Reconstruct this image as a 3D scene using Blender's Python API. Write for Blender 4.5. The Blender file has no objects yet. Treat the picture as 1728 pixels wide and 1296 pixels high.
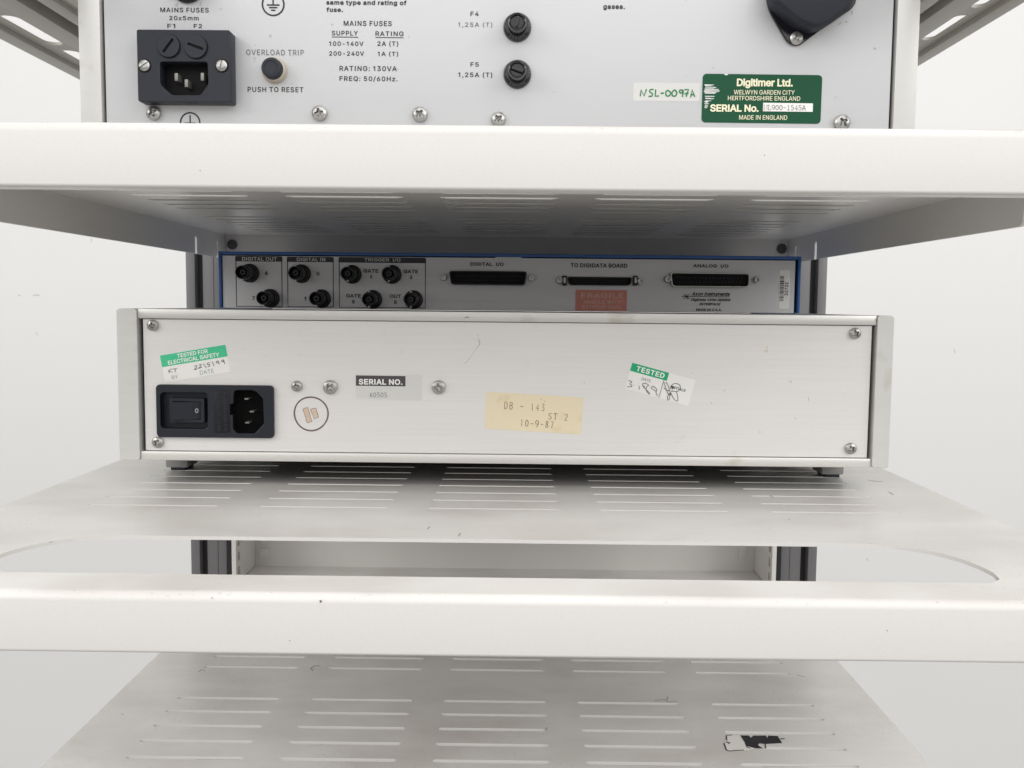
import bpy, bmesh, math, random
import numpy as np
from mathutils import Vector, Matrix
from mathutils.geometry import delaunay_2d_cdt

S = bpy.context.scene
COL = S.collection
random.seed(7)

# ------------------------------------------------------------------ camera, world, lamps, exposure
F, PITCH, YAW, ROLL = 1600.0, 0.08191, 0.00715, 0.00939      # focal length for a 1728 px wide picture
CAM = Vector((0.0087, -0.54412, 0.10641))
fwd = Vector((-math.sin(YAW) * math.cos(PITCH), math.cos(YAW) * math.cos(PITCH), -math.sin(PITCH)))
rgt = Vector((math.cos(YAW), math.sin(YAW), 0))
upv = rgt.cross(fwd)
c_, s_ = math.cos(ROLL), math.sin(ROLL)
rgt, upv = c_ * rgt + s_ * upv, -s_ * rgt + c_ * upv
cam = bpy.data.objects.new('camera', bpy.data.cameras.new('camera'))
COL.objects.link(cam)
cam.data.sensor_width = 36
cam.data.lens = F / 1728 * 36
cam.data.clip_start = 0.01
cam.data.clip_end = 50
cam.matrix_world = Matrix(((rgt.x, upv.x, -fwd.x, CAM.x), (rgt.y, upv.y, -fwd.y, CAM.y),
                           (rgt.z, upv.z, -fwd.z, CAM.z), (0, 0, 0, 1)))
S.camera = cam

W = bpy.data.worlds.new('World')
S.world = W
W.use_nodes = True
wn = W.node_tree
w_tc = wn.nodes.new('ShaderNodeTexCoord')
w_sp = wn.nodes.new('ShaderNodeSeparateXYZ')
w_cr = wn.nodes.new('ShaderNodeValToRGB')          # pale room above, darker floor below
wn.links.new(w_tc.outputs['Generated'], w_sp.inputs[0])
w_mr = wn.nodes.new('ShaderNodeMapRange')
w_mr.inputs['From Min'].default_value = -1
wn.links.new(w_sp.outputs['Z'], w_mr.inputs[0])
wn.links.new(w_mr.outputs[0], w_cr.inputs[0])
w_cr.color_ramp.elements[0].position = 0.30
w_cr.color_ramp.elements[0].color = (0.60, 0.585, 0.57, 1)
w_cr.color_ramp.elements[1].position = 0.56
w_cr.color_ramp.elements[1].color = (1.0, 0.985, 0.965, 1)
wn.links.new(w_cr.outputs[0], wn.nodes['Background'].inputs[0])
wn.nodes['Background'].inputs[1].default_value = 0.60


def area(name, loc, target, size, size_y, energy, color):
    l = bpy.data.lights.new(name, 'AREA')
    l.shape = 'RECTANGLE'
    l.size, l.size_y, l.energy, l.color = size, size_y, energy, color
    o = bpy.data.objects.new(name, l)
    COL.objects.link(o)
    o.location = loc
    o.rotation_euler = (Vector(target) - Vector(loc)).to_track_quat('-Z', 'Y').to_euler()
    return o


area('overhead_light', (0.25, -1.2, 2.1), (0, -0.05, 0.05), 2.6, 1.4, 19.0, (1.0, 0.985, 0.965))
area('overhead_light', (0.0, 0.35, 2.0), (0, 1.2, -0.8), 2.6, 0.5, 6.0, (1.0, 0.985, 0.965))  # added wash to lift the wall, no known fitting there
area('side_fill_light', (-1.75, -1.15, 1.0), (0, 0.0, -0.10), 1.3, 1.0, 19.0, (1.0, 0.99, 0.975))  # added fill, brightens the shelf tops through the open sides
area('side_fill_light', (1.75, -1.15, 1.0), (0, 0.0, -0.10), 1.3, 1.0, 19.0, (1.0, 0.99, 0.975))  # matching added fill from the right
area('front_fill_light', (0.2, -2.2, 1.10), (0, 0.1, 0.0), 3.4, 1.7, 23.0, (1.0, 0.99, 0.985))  # added soft frontal fill for the shelf bays, no window known there
S.view_settings.view_transform = 'Standard'
S.view_settings.look = 'None'
S.view_settings.gamma = 1
S.view_settings.exposure = 0
S.view_settings.use_curve_mapping = False


# ------------------------------------------------------------------ helpers
def ray(u, v):
    return fwd + rgt * ((u - 864) / F) - upv * ((v - 648) / F)


def onY(u, v, Y):
    d = ray(u, v)
    return CAM + d * ((Y - CAM.y) / d.y)


def onZ(u, v, Z):
    d = ray(u, v)
    return CAM + d * ((Z - CAM.z) / d.z)


def srgb(r, g, b):
    f = lambda c: (c / 255 / 12.92) if c / 255 <= 0.04045 else ((c / 255 + 0.055) / 1.055) ** 2.4
    return (f(r), f(g), f(b))


def N(nt, t, **kw):
    n = nt.nodes.new(t)
    for k, v in kw.items():
        if isinstance(k, str) and hasattr(n, k):
            setattr(n, k, v)
    return n


def mat(name, color, rough=0.5, metal=0.0, spec=0.5, coat=0.0):
    m = bpy.data.materials.new(name)
    m.use_nodes = True
    b = m.node_tree.nodes['Principled BSDF']
    b.inputs['Base Color'].default_value = (*color, 1)
    b.inputs['Roughness'].default_value = rough
    b.inputs['Metallic'].default_value = metal
    b.inputs['Specular IOR Level'].default_value = spec
    b.inputs['Coat Weight'].default_value = coat
    return m


def noisy(m, scale, amount, bump=0.0, bdist=0.0005, map_scale=(1, 1, 1), rough_amt=0.0, detail=4, bscale=None):
    """uneven colour, gloss and surface on a plain material"""
    nt = m.node_tree
    b = nt.nodes['Principled BSDF']
    col = tuple(b.inputs['Base Color'].default_value)[:3]
    tc = N(nt, 'ShaderNodeTexCoord')
    mp = N(nt, 'ShaderNodeMapping')
    mp.inputs['Scale'].default_value = map_scale
    nt.links.new(tc.outputs['Object'], mp.inputs['Vector'])
    nz = N(nt, 'ShaderNodeTexNoise')
    nz.inputs['Scale'].default_value = scale
    nz.inputs['Detail'].default_value = detail
    nt.links.new(mp.outputs[0], nz.inputs['Vector'])
    cr = N(nt, 'ShaderNodeMix', data_type='RGBA')
    cr.inputs[6].default_value = (*[c * (1 - amount) for c in col], 1)
    cr.inputs[7].default_value = (*[min(1, c * (1 + amount)) for c in col], 1)
    nt.links.new(nz.outputs['Fac'], cr.inputs[0])
    nt.links.new(cr.outputs[2], b.inputs['Base Color'])
    if rough_amt:
        r0 = b.inputs['Roughness'].default_value
        mr = N(nt, 'ShaderNodeMapRange')
        mr.inputs['From Min'].default_value = 0.3
        mr.inputs['From Max'].default_value = 0.7
        mr.inputs['To Min'].default_value = r0 - rough_amt
        mr.inputs['To Max'].default_value = r0 + rough_amt
        nt.links.new(nz.outputs['Fac'], mr.inputs[0])
        nt.links.new(mr.outputs[0], b.inputs['Roughness'])
    if bump:
        nb = nz
        if bscale:
            nb = N(nt, 'ShaderNodeTexNoise')
            nb.inputs['Scale'].default_value = bscale
            nb.inputs['Detail'].default_value = 2
            nt.links.new(mp.outputs[0], nb.inputs['Vector'])
        bp = N(nt, 'ShaderNodeBump')
        bp.inputs['Strength'].default_value = bump
        bp.inputs['Distance'].default_value = bdist
        nt.links.new(nb.outputs['Fac'], bp.inputs['Height'])
        nt.links.new(bp.outputs[0], b.inputs['Normal'])
    return m


def dirt(m, dark, scale=140, lo=0.70, hi=0.75, map_scale=(1, 1, 1), strength=0.6, patch=9, up=False):
    """small dirt specks and rubbed marks gathered in patches over the base colour"""
    nt = m.node_tree
    b = nt.nodes['Principled BSDF']
    src = b.inputs['Base Color'].links[0].from_socket
    tc = N(nt, 'ShaderNodeTexCoord')
    mp = N(nt, 'ShaderNodeMapping')
    mp.inputs['Scale'].default_value = map_scale
    nt.links.new(tc.outputs['Object'], mp.inputs['Vector'])
    a = N(nt, 'ShaderNodeTexNoise')
    a.inputs['Scale'].default_value = scale
    a.inputs['Detail'].default_value = 3
    nt.links.new(mp.outputs[0], a.inputs['Vector'])
    p = N(nt, 'ShaderNodeTexNoise')
    p.inputs['Scale'].default_value = patch
    nt.links.new(tc.outputs['Object'], p.inputs['Vector'])
    ad = N(nt, 'ShaderNodeMath', operation='MULTIPLY_ADD')
    nt.links.new(p.outputs['Fac'], ad.inputs[0])
    ad.inputs[1].default_value = 0.30
    nt.links.new(a.outputs['Fac'], ad.inputs[2])
    mr = N(nt, 'ShaderNodeMapRange')
    mr.inputs['From Min'].default_value = lo + 0.15
    mr.inputs['From Max'].default_value = hi + 0.15
    mr.inputs['To Max'].default_value = strength
    nt.links.new(ad.outputs[0], mr.inputs[0])
    mx = N(nt, 'ShaderNodeMix', data_type='RGBA')
    mx.inputs[7].default_value = (*dark, 1)
    out = mr.outputs[0]
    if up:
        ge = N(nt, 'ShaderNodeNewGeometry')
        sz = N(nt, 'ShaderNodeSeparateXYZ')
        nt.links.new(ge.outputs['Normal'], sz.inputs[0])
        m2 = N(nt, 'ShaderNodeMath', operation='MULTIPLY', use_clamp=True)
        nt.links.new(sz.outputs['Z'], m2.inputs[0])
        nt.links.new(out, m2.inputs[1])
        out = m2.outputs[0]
    nt.links.new(out, mx.inputs[0])
    nt.links.new(src, mx.inputs[6])
    nt.links.new(mx.outputs[2], b.inputs['Base Color'])
    return m


class MB:
    def __init__(s):
        s.v, s.f = [], []

    def add(s, verts, faces):
        o = len(s.v)
        s.v += [Vector(p) for p in verts]
        s.f += [tuple(i + o for i in f) for f in faces]
        return s

    def mesh(s, me, M=None):
        vs = [v.co.copy() for v in me.vertices]
        if M is not None:
            vs = [M @ v for v in vs]
        return s.add(vs, [tuple(p.vertices) for p in me.polygons])

    def box(s, x0, x1, y0, y1, z0, z1, bevel=0.0, seg=2, M=None):
        bm = bmesh.new()
        bmesh.ops.create_cube(bm, size=1)
        for v in bm.verts:
            v.co = Vector(((x0 + x1) / 2 + v.co.x * (x1 - x0), (y0 + y1) / 2 + v.co.y * (y1 - y0),
                           (z0 + z1) / 2 + v.co.z * (z1 - z0)))
        if bevel:
            bmesh.ops.bevel(bm, geom=bm.edges[:], offset=bevel, segments=seg, profile=0.5, affect='EDGES')
        me = bpy.data.meshes.new('t')
        bm.to_mesh(me)
        bm.free()
        s.mesh(me, M)
        bpy.data.meshes.remove(me)
        return s

    def lathe(s, prof, M=None, n=40, cap=True):
        """prof: (radius, height) along local +Z"""
        vs, fs = [], []
        for r, h in prof:
            for k in range(n):
                a = 2 * math.pi * k / n
                vs.append(Vector((r * math.cos(a), r * math.sin(a), h)))
        for i in range(len(prof) - 1):
            for k in range(n):
                a, b = i * n + k, i * n + (k + 1) % n
                fs.append((a, b, b + n, a + n))
        if cap:
            fs.append(tuple(range(n))[::-1])
            fs.append(tuple((len(prof) - 1) * n + k for k in range(n)))
        if M is not None:
            vs = [M @ v for v in vs]
        return s.add(vs, fs)

    def plate(s, loops, t, M, bevel=0.0, bold=0.0):
        """flat sheet from closed 2D loops (first the outline, then holes), thickness t along local +Z from 0"""
        cu = bpy.data.curves.new('c', 'CURVE')
        cu.dimensions = '2D'
        cu.fill_mode = 'BOTH'
        cu.extrude = max(t / 2 - bevel, 1e-6)
        cu.bevel_depth = bevel
        cu.bevel_resolution = 1
        cu.offset = bold - bevel
        for lp in loops:
            sp = cu.splines.new('POLY')
            sp.points.add(len(lp) - 1)
            for p, q in zip(sp.points, lp):
                p.co = (q[0], q[1], 0, 1)
            sp.use_cyclic_u = True
        o = bpy.data.objects.new('c', cu)
        COL.objects.link(o)
        dg = bpy.context.evaluated_depsgraph_get()
        dg.update()
        me = bpy.data.meshes.new_from_object(o.evaluated_get(dg))
        s.mesh(me, M @ Matrix.Translation((0, 0, t / 2)))
        bpy.data.objects.remove(o)
        bpy.data.curves.remove(cu)
        bpy.data.meshes.remove(me)
        return s

    def sheet(s, loop, M, h):
        """one thin face (print) at height h"""
        return s.plate([loop], 0.00004, M @ Matrix.Translation((0, 0, h)))

    def text(s, st, u0, u1, v0, v1, M, h=0.0002, bold=0.0, spacing=1.0, shear=0.0, rot=False):
        """lettering fitted to the box u0..u1, v0..v1 of frame M"""
        vs, fs, x = [], [], 0.0
        for ch in st:
            if ch == ' ':
                x += 0.19 * spacing
                continue
            m = glyph(ch, bold)
            o = len(vs)
            used = sorted({i for f in m.f for i in f})
            ix = {q: k + o for k, q in enumerate(used)}
            vs += [Vector((m.v[q].x + shear * m.v[q].y + x, m.v[q].y, 0)) for q in used]
            fs += [tuple(ix[i] for i in f) for f in m.f]
            x += GTAB[ch][0] / 500 + (spacing - 1) * 0.6
        if rot:
            vs = [Vector((-v.y, v.x, v.z)) for v in vs]
        a0, a1 = min(v.x for v in vs), max(v.x for v in vs)
        b0, b1 = min(v.y for v in vs), max(v.y for v in vs)
        vs = [M @ Vector((u0 + (v.x - a0) / (a1 - a0) * (u1 - u0), v0 + (v.y - b0) / (b1 - b0) * (v1 - v0), h + v.z * 0.001)) for v in vs]
        return s.add(vs, fs)

    def strokes(s, lines, w, M, h=0.00015, flat=0.25):
        """pen or drawn lines of width w in frame M"""
        cu = bpy.data.curves.new('k', 'CURVE')
        cu.dimensions = '3D'
        cu.bevel_depth = w / 2
        cu.bevel_resolution = 1
        cu.use_fill_caps = True
        for ln in lines:
            sp = cu.splines.new('POLY')
            sp.points.add(len(ln) - 1)
            for p, q in zip(sp.points, ln):
                p.co = (q[0], q[1], 0, 1)
        o = bpy.data.objects.new('k', cu)
        COL.objects.link(o)
        dg = bpy.context.evaluated_depsgraph_get()
        dg.update()
        me = bpy.data.meshes.new_from_object(o.evaluated_get(dg))
        vs = [M @ Vector((v.co.x, v.co.y, h + v.co.z * flat)) for v in me.vertices]
        s.add(vs, [tuple(p.vertices) for p in me.polygons])
        bpy.data.objects.remove(o)
        bpy.data.curves.remove(cu)
        bpy.data.meshes.remove(me)
        return s


# ------------------------------------------------------------------ letter shapes: character, advance, outlines (500 units to the em)
GLYPHS = '''
A240|8,0 101,254 138,254 231,0 198,0 144,151 132,186 116,239 123,239 106,185 95,151 43,0|55,71 55,99 185,99 185,71
B228|30,0 30,254 121,254 133,254 145,252 155,249 164,245 173,240 180,235 186,228 190,221 194,213 197,205 199,196 199,187 199,179 198,172 196,166 193,160 190,155 187,150 183,146 178,143 173,140 168,137 163,135 157,133 157,131 164,130 170,129 176,126 182,123 187,119 192,114 197,108 201,102 205,94 207,86 208,78 209,68 208,59 207,50 204,41 200,33 195,26 189,20 181,14 172,9 162,5 151,2 138,1 123,0|62,29 122,29 136,29 148,31 157,35 165,40 171,46 175,53 177,60 178,68 177,75 176,81 174,86 171,92 168,97 163,102 158,106 153,109 147,112 140,114 132,115 124,115 62,115|62,143 119,143 126,143 132,144 138,146 144,148 149,151 154,155 158,159 162,163 164,168 166,174 168,180 168,186 167,194 165,202 161,208 156,214 150,219 141,223 131,225 120,226 62,226
C255|134,-3 118,-2 103,1 88,6 75,12 63,21 52,32 43,44 35,58 28,73 24,90 21,108 20,127 21,146 24,165 28,181 35,197 43,210 52,223 63,233 75,242 88,249 103,254 118,257 134,258 143,257 152,256 161,255 170,252 178,249 186,245 194,241 201,236 208,230 214,224 219,217 224,209 228,201 232,193 234,184 236,174 204,174 202,180 200,186 198,192 195,197 191,202 187,206 183,211 179,214 174,217 169,220 163,223 158,224 152,226 146,227 140,228 134,228 122,227 111,225 101,221 92,216 83,210 75,202 68,192 62,182 58,170 54,157 52,143 52,127 52,111 54,97 58,84 63,72 68,62 75,53 83,45 92,38 101,33 112,29 122,27 134,26 140,27 146,27 152,28 158,30 163,32 169,34 174,37 179,40 183,44 187,48 191,52 195,57 198,62 200,68 202,74 204,80 236,80 234,71 232,62 228,53 224,45 219,38 214,31 208,25 201,19 194,14 187,9 179,5 170,2 162,0 153,-2 143,-3
D251|109,0 48,0 48,29 107,29 122,29 136,31 148,35 159,40 169,47 177,55 184,64 189,75 194,86 197,99 199,113 200,128 199,142 197,156 194,169 190,180 184,191 177,200 169,208 160,214 149,219 138,223 125,225 110,226 47,226 47,254 113,254 131,253 147,251 162,246 176,239 189,231 200,221 209,209 217,196 223,181 227,164 230,147 231,128 230,109 227,91 223,74 217,59 209,46 199,34 188,24 175,15 161,9 145,4 128,1|62,254 62,0 30,0 30,254
E209|30,0 30,254 186,254 186,226 62,226 62,143 178,143 178,114 62,114 62,29 188,29 188,0
F205|30,0 30,254 185,254 185,226 62,226 62,139 173,139 173,111 62,111 62,0
G260|134,-3 118,-2 102,1 88,6 75,13 63,21 52,32 42,44 35,58 28,73 24,90 21,108 20,127 21,146 24,165 28,181 35,197 42,210 52,223 62,233 74,242 88,249 102,254 117,257 132,258 142,257 152,256 161,254 170,252 179,248 187,245 194,240 202,235 208,229 214,222 220,216 225,208 229,200 232,192 235,183 237,174 204,174 202,180 199,186 197,191 194,197 190,201 186,206 182,210 178,213 173,217 168,220 163,222 158,224 152,226 146,227 139,228 133,228 122,227 111,225 101,221 92,216 83,210 75,202 68,193 62,182 58,170 54,157 52,143 52,127 52,111 54,97 58,84 63,72 68,62 75,53 83,45 92,38 102,33 112,29 123,27 134,26 145,27 155,29 164,32 172,36 180,41 187,47 193,54 198,62 202,70 205,80 207,90 207,101 217,100 141,100 141,128 239,128 239,100 238,85 236,71 231,58 225,45 218,34 209,25 199,16 188,9 176,4 163,0 149,-3
H258|30,0 30,254 62,254 62,144 196,144 196,254 228,254 228,0 196,0 196,116 62,116 62,0
I150|16,0 16,29 59,29 59,226 16,226 16,254 135,254 135,226 91,226 91,29 135,29 135,0
K233|52,73 52,108 70,131 87,152 106,172 182,254 224,254 116,138 114,138|30,0 30,254 62,254 62,167 62,112 62,97 62,0|186,0 94,130 114,155 224,0
L196|30,0 30,254 62,254 62,29 181,29 181,0
M314|30,0 30,254 76,254 139,94 144,79 150,61 156,42 161,24 154,24 159,41 165,61 171,79 176,94 238,254 284,254 284,0 252,0 252,145 252,163 253,184 253,207 253,229 256,229 249,205 241,181 234,161 228,145 171,0 143,0 85,145 80,160 72,181 65,204 56,229 59,229 60,208 60,186 61,164 61,145 61,0
N262|30,0 30,254 68,254 172,91 181,75 194,53 207,27 202,27 200,54 200,79 199,97 199,254 232,254 232,0 193,0 101,145 89,165 74,191 54,226 60,227 61,192 62,164 62,145 62,0
O267|133,-3 118,-2 103,1 88,6 75,12 63,21 52,32 43,44 35,58 28,73 24,90 21,108 20,127 21,146 24,165 28,181 35,197 43,210 52,223 63,233 75,242 88,249 103,254 118,257 133,258 149,257 164,254 179,249 192,242 204,233 215,223 224,210 232,197 238,181 243,165 246,146 247,127 246,108 243,90 238,73 232,58 224,44 215,32 204,21 192,12 179,6 164,1 149,-2|133,26 145,27 155,29 165,33 175,38 184,44 191,52 198,61 204,72 209,84 212,97 214,111 215,127 214,143 212,157 209,170 204,182 198,193 191,202 184,210 175,216 165,221 155,225 145,227 133,228 122,227 112,225 102,221 92,216 83,210 75,202 69,193 63,182 58,170 54,157 52,143 52,127 52,111 54,97 58,84 63,72 69,62 75,52 83,45 92,38 102,33 112,29 122,27
P222|30,0 30,254 118,254 132,254 144,252 156,248 166,244 175,238 183,231 190,223 195,215 199,205 202,195 204,185 204,174 204,163 202,152 199,142 195,133 190,124 183,116 175,109 166,104 156,99 144,96 132,94 118,93 55,93 55,121 116,121 126,122 134,123 142,125 149,128 154,132 159,136 163,141 167,147 169,153 171,160 172,166 172,174 172,181 171,188 169,195 167,201 163,206 159,211 154,216 148,219 142,222 134,224 126,226 116,226 62,226 62,0
Q267|123,80 156,80 185,42 192,32 234,-24 200,-24 173,13 166,23|133,-3 118,-2 103,1 88,6 75,12 63,21 52,32 43,44 35,58 28,73 24,90 21,108 20,127 21,146 24,165 28,181 35,197 43,210 52,223 63,233 75,242 88,249 103,254 118,257 133,258 149,257 164,254 179,249 192,242 204,233 215,223 224,210 232,197 238,181 243,165 246,146 247,127 246,108 243,90 238,73 232,58 224,44 215,32 204,21 192,12 179,6 164,1 149,-2|133,26 145,27 155,29 165,33 175,38 184,44 191,52 198,61 204,72 209,84 212,97 214,111 215,127 214,143 212,157 209,170 204,182 198,193 191,202 184,210 175,216 165,221 155,225 145,227 133,228 122,227 112,225 102,221 92,216 83,210 75,202 69,193 63,182 58,170 54,157 52,143 52,127 52,111 54,97 58,84 63,72 69,62 75,52 83,45 92,38 102,33 112,29 122,27
R224|30,0 30,254 118,254 132,254 145,252 156,249 167,244 176,239 183,232 190,225 195,217 199,207 202,198 204,187 205,176 204,165 202,154 199,145 195,136 190,127 183,120 175,114 166,109 156,104 145,101 132,99 118,99 48,99 48,128 117,128 126,128 135,129 142,131 149,133 155,137 160,141 164,145 167,150 169,156 171,162 172,169 173,176 172,183 171,190 169,197 167,202 164,208 159,212 155,216 149,220 142,223 134,224 126,226 116,226 62,226 62,0|177,0 115,115 151,115 214,0
S223|112,-4 98,-4 86,-2 74,1 64,5 54,10 46,15 38,22 32,30 27,39 23,48 20,58 19,68 52,68 53,61 55,55 58,49 62,44 66,39 71,35 77,32 83,29 90,27 97,26 104,25 112,25 120,25 128,26 136,28 143,30 149,33 155,37 160,41 165,46 168,51 171,57 172,63 173,70 172,75 171,81 169,85 166,89 162,93 158,96 153,100 148,102 122,111 92,120 77,124 64,130 53,137 43,145 36,153 30,163 27,174 26,186 27,197 29,206 32,215 37,224 44,231 51,238 59,244 69,249 79,253 90,256 101,257 114,258 126,257 137,256 148,253 158,249 167,244 175,238 182,232 189,224 193,216 197,208 199,199 200,189 169,189 167,198 163,206 158,213 151,219 143,223 134,227 124,229 112,229 105,229 97,228 90,226 84,224 78,221 73,218 68,214 64,209 61,204 59,199 58,194 58,188 58,182 60,176 62,171 65,167 70,163 74,160 79,157 85,154 106,147 132,140 156,132 162,129 168,126 174,123 179,119 185,115 189,110 194,105 197,99 200,92 202,85 204,78 204,69 203,59 201,50 198,40 193,32 187,24 180,17 171,11 162,5 151,1 139,-2 126,-4
T224|16,226 16,254 208,254 208,226 128,226 128,0 96,0 96,226
U259|129,-4 115,-3 101,-1 89,3 77,8 66,14 57,22 49,30 42,40 37,51 33,62 31,74 30,87 30,254 62,254 62,89 63,80 64,72 67,64 70,57 75,50 80,44 86,38 94,34 101,30 110,28 119,26 129,26 140,26 149,28 157,30 165,34 172,38 179,44 184,50 188,57 192,64 194,72 196,80 196,89 196,254 229,254 229,87 228,74 226,62 222,51 216,40 210,30 201,22 192,14 182,8 170,3 157,-1 144,-3
V240|102,0 8,254 42,254 96,103 108,69 124,15 117,15 133,69 145,103 197,254 231,254 139,0
W343|78,0 8,254 41,254 82,98 88,73 93,47 98,20 95,20 100,47 106,73 112,98 153,254 190,254 231,98 237,73 243,47 249,20 244,20 249,47 255,73 261,98 302,254 335,254 265,0 228,0 184,161 176,196 168,237 175,237 167,197 159,161 115,0
X237|9,0 109,142 109,118 15,254 52,254 89,200 102,181 112,164 122,146 116,146 126,164 136,181 149,200 187,254 223,254 129,119 129,143 228,0 191,0 146,65 134,83 125,98 115,116 122,116 113,98 103,83 91,65 46,0
Y236|102,0 102,104 8,254 46,254 96,172 111,146 125,115 112,115 126,146 140,172 191,254 228,254 134,104 134,0
Z219|21,0 21,23 137,193 153,215 170,238 174,227 143,226 111,226 20,226 20,254 198,254 198,231 84,64 67,40 49,17 45,27 76,28 107,29 200,29 200,0
a195|80,-4 71,-4 63,-3 55,0 47,2 40,6 34,11 29,16 24,22 20,29 17,37 16,45 15,54 16,62 17,69 19,75 22,80 25,85 29,90 34,93 39,97 44,99 50,102 56,104 63,105 89,110 117,113 133,117 138,127 138,128 137,134 137,139 135,144 133,148 131,152 128,156 124,159 120,161 115,163 110,164 104,165 98,165 91,165 85,164 80,163 75,161 59,150 50,137 20,146 24,154 29,161 34,167 39,173 46,178 52,182 59,185 66,188 74,190 82,191 89,192 97,192 119,190 126,188 131,186 137,183 143,180 148,176 153,172 157,166 161,160 164,153 167,145 168,136 168,126 168,0 138,0 138,26 136,26 126,12 122,9 118,6 113,3 108,1 102,-2 95,-3 88,-4|85,23 93,23 101,24 108,26 114,29 119,33 124,37 128,42 132,47 134,52 136,57 137,63 138,69 138,95 130,91 116,88 100,86 88,84 67,79 63,77 58,75 55,73 52,70 49,66 47,62 46,58 46,52 46,48 47,43 49,40 51,36 54,33 57,30 61,28 65,26 69,25 74,24 80,23
b212|115,-4 106,-4 99,-3 92,-1 86,2 81,5 76,8 72,12 69,16 59,29 56,29 56,0 26,0 26,254 57,254 57,160 59,160 69,173 72,177 76,180 81,183 86,186 92,189 98,191 106,192 115,192 126,191 137,189 147,185 156,180 165,174 173,166 179,157 185,146 189,135 193,122 194,109 195,94 194,80 193,66 189,54 185,42 179,32 173,23 165,15 157,8 147,3 137,-1 126,-3|110,23 119,24 126,26 133,29 140,33 145,38 150,44 154,51 158,58 161,67 163,75 164,85 164,95 164,104 163,114 161,122 158,131 155,138 150,145 146,151 140,156 134,160 126,163 119,164 110,165 102,164 94,163 87,160 81,156 75,151 70,145 66,139 62,131 60,123 58,114 57,105 56,95 57,84 58,75 60,66 63,58 66,50 70,43 75,37 81,32 87,28 94,26 102,24
c198|104,-4 91,-3 79,-1 69,3 58,8 49,15 41,23 34,32 28,43 23,54 20,66 18,80 17,94 18,108 20,122 23,134 28,146 34,156 41,165 49,173 58,180 69,185 79,189 91,191 104,192 111,192 117,191 124,190 130,189 136,187 142,184 147,181 153,178 157,174 162,170 166,166 170,161 173,156 176,150 179,145 181,138 151,131 145,145 135,155 121,162 104,165 95,164 86,162 79,159 73,155 67,150 62,144 58,137 54,129 52,121 50,112 49,103 48,94 49,84 50,75 52,67 54,59 58,51 62,44 67,38 73,33 79,29 86,26 95,24 104,23 121,26 135,33 146,44 152,59 181,51 179,45 177,39 174,33 171,28 167,23 163,19 158,14 153,11 148,7 142,4 136,2 130,0 124,-2 117,-3 111,-4
d212|98,-4 86,-3 75,-1 65,3 56,8 47,15 40,23 33,32 27,42 23,54 20,66 18,80 17,94 18,109 20,122 23,135 27,146 33,157 40,166 47,174 56,180 65,185 75,189 86,191 98,192 106,192 114,191 121,189 126,186 132,183 136,180 140,177 144,173 153,160 155,160 155,254 186,254 186,0 156,0 156,29 153,29 143,16 140,12 136,8 131,5 126,2 120,-1 114,-3 106,-4|102,23 111,24 118,26 125,28 132,32 137,37 142,43 146,50 150,58 152,66 154,75 155,84 156,95 155,105 154,114 152,123 150,131 146,139 142,145 137,151 132,156 125,160 118,163 111,164 102,165 94,164 86,163 79,160 72,156 67,151 62,145 58,138 54,131 52,122 50,114 49,104 48,95 49,85 50,75 52,67 54,58 58,51 62,44 67,38 73,33 79,29 86,26 94,24
e202|106,-4 93,-3 80,-1 69,3 58,8 49,15 41,23 34,32 28,42 23,54 20,66 18,79 17,93 18,108 20,121 23,133 28,145 33,155 40,165 48,173 58,180 68,185 78,189 90,191 103,192 110,192 118,191 125,189 133,187 140,184 147,180 153,176 160,170 165,164 170,157 175,150 179,141 182,131 184,121 185,109 186,97 186,85 37,85 37,110 169,110 155,101 154,110 153,119 151,127 149,134 146,141 141,147 137,152 131,157 125,160 118,163 111,165 103,165 94,165 87,163 80,160 73,157 67,152 62,147 58,141 54,135 52,128 50,121 48,113 48,105 48,89 48,79 50,69 52,61 55,53 59,46 64,40 69,35 76,31 82,27 90,25 98,24 106,23 112,23 117,24 122,25 127,26 131,28 135,31 139,33 143,36 146,40 149,44 151,48 153,53 182,45 180,38 177,32 172,25 168,20 162,14 156,10 149,6 141,2 133,-1 125,-3 116,-4
f127|114,190 114,164 3,164 3,190|40,0 40,216 41,224 42,231 45,237 48,243 52,248 57,252 62,256 68,259 74,262 80,264 87,265 94,265 111,263 121,260 114,234 107,236 97,237 91,237 85,235 81,233 77,230 74,226 72,221 71,216 71,209 71,0
g213|103,-75 93,-75 84,-74 75,-72 67,-70 59,-67 53,-63 47,-59 41,-55 36,-50 32,-45 28,-40 25,-35 51,-20 61,-33 64,-36 68,-39 72,-42 77,-44 83,-46 89,-48 96,-48 103,-49 114,-48 124,-46 133,-42 141,-38 147,-31 152,-23 155,-14 156,-3 156,34 153,34 143,21 140,17 136,14 131,11 126,8 120,5 114,4 106,3 97,2 86,3 76,5 66,9 56,13 48,19 40,27 33,35 28,45 23,56 20,68 18,81 17,96 18,110 20,123 23,135 27,147 33,157 40,166 48,174 56,180 66,185 76,189 87,191 98,192 106,192 114,191 121,189 127,186 132,183 137,180 141,177 144,173 154,159 157,159 157,190 186,190 186,-4 186,-16 183,-27 180,-36 175,-45 169,-52 162,-59 154,-64 145,-68 136,-71 125,-73 115,-75|102,30 111,30 118,32 125,34 132,38 137,42 142,47 146,53 150,61 153,68 155,77 156,86 156,96 156,106 155,115 153,124 150,132 147,139 142,146 138,151 132,156 126,160 119,163 111,164 102,165 94,164 86,163 79,160 73,156 67,151 62,145 58,139 54,131 52,123 50,115 49,106 48,96 49,87 50,78 52,69 54,61 58,54 62,48 67,42 73,38 79,34 86,32 94,30
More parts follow.
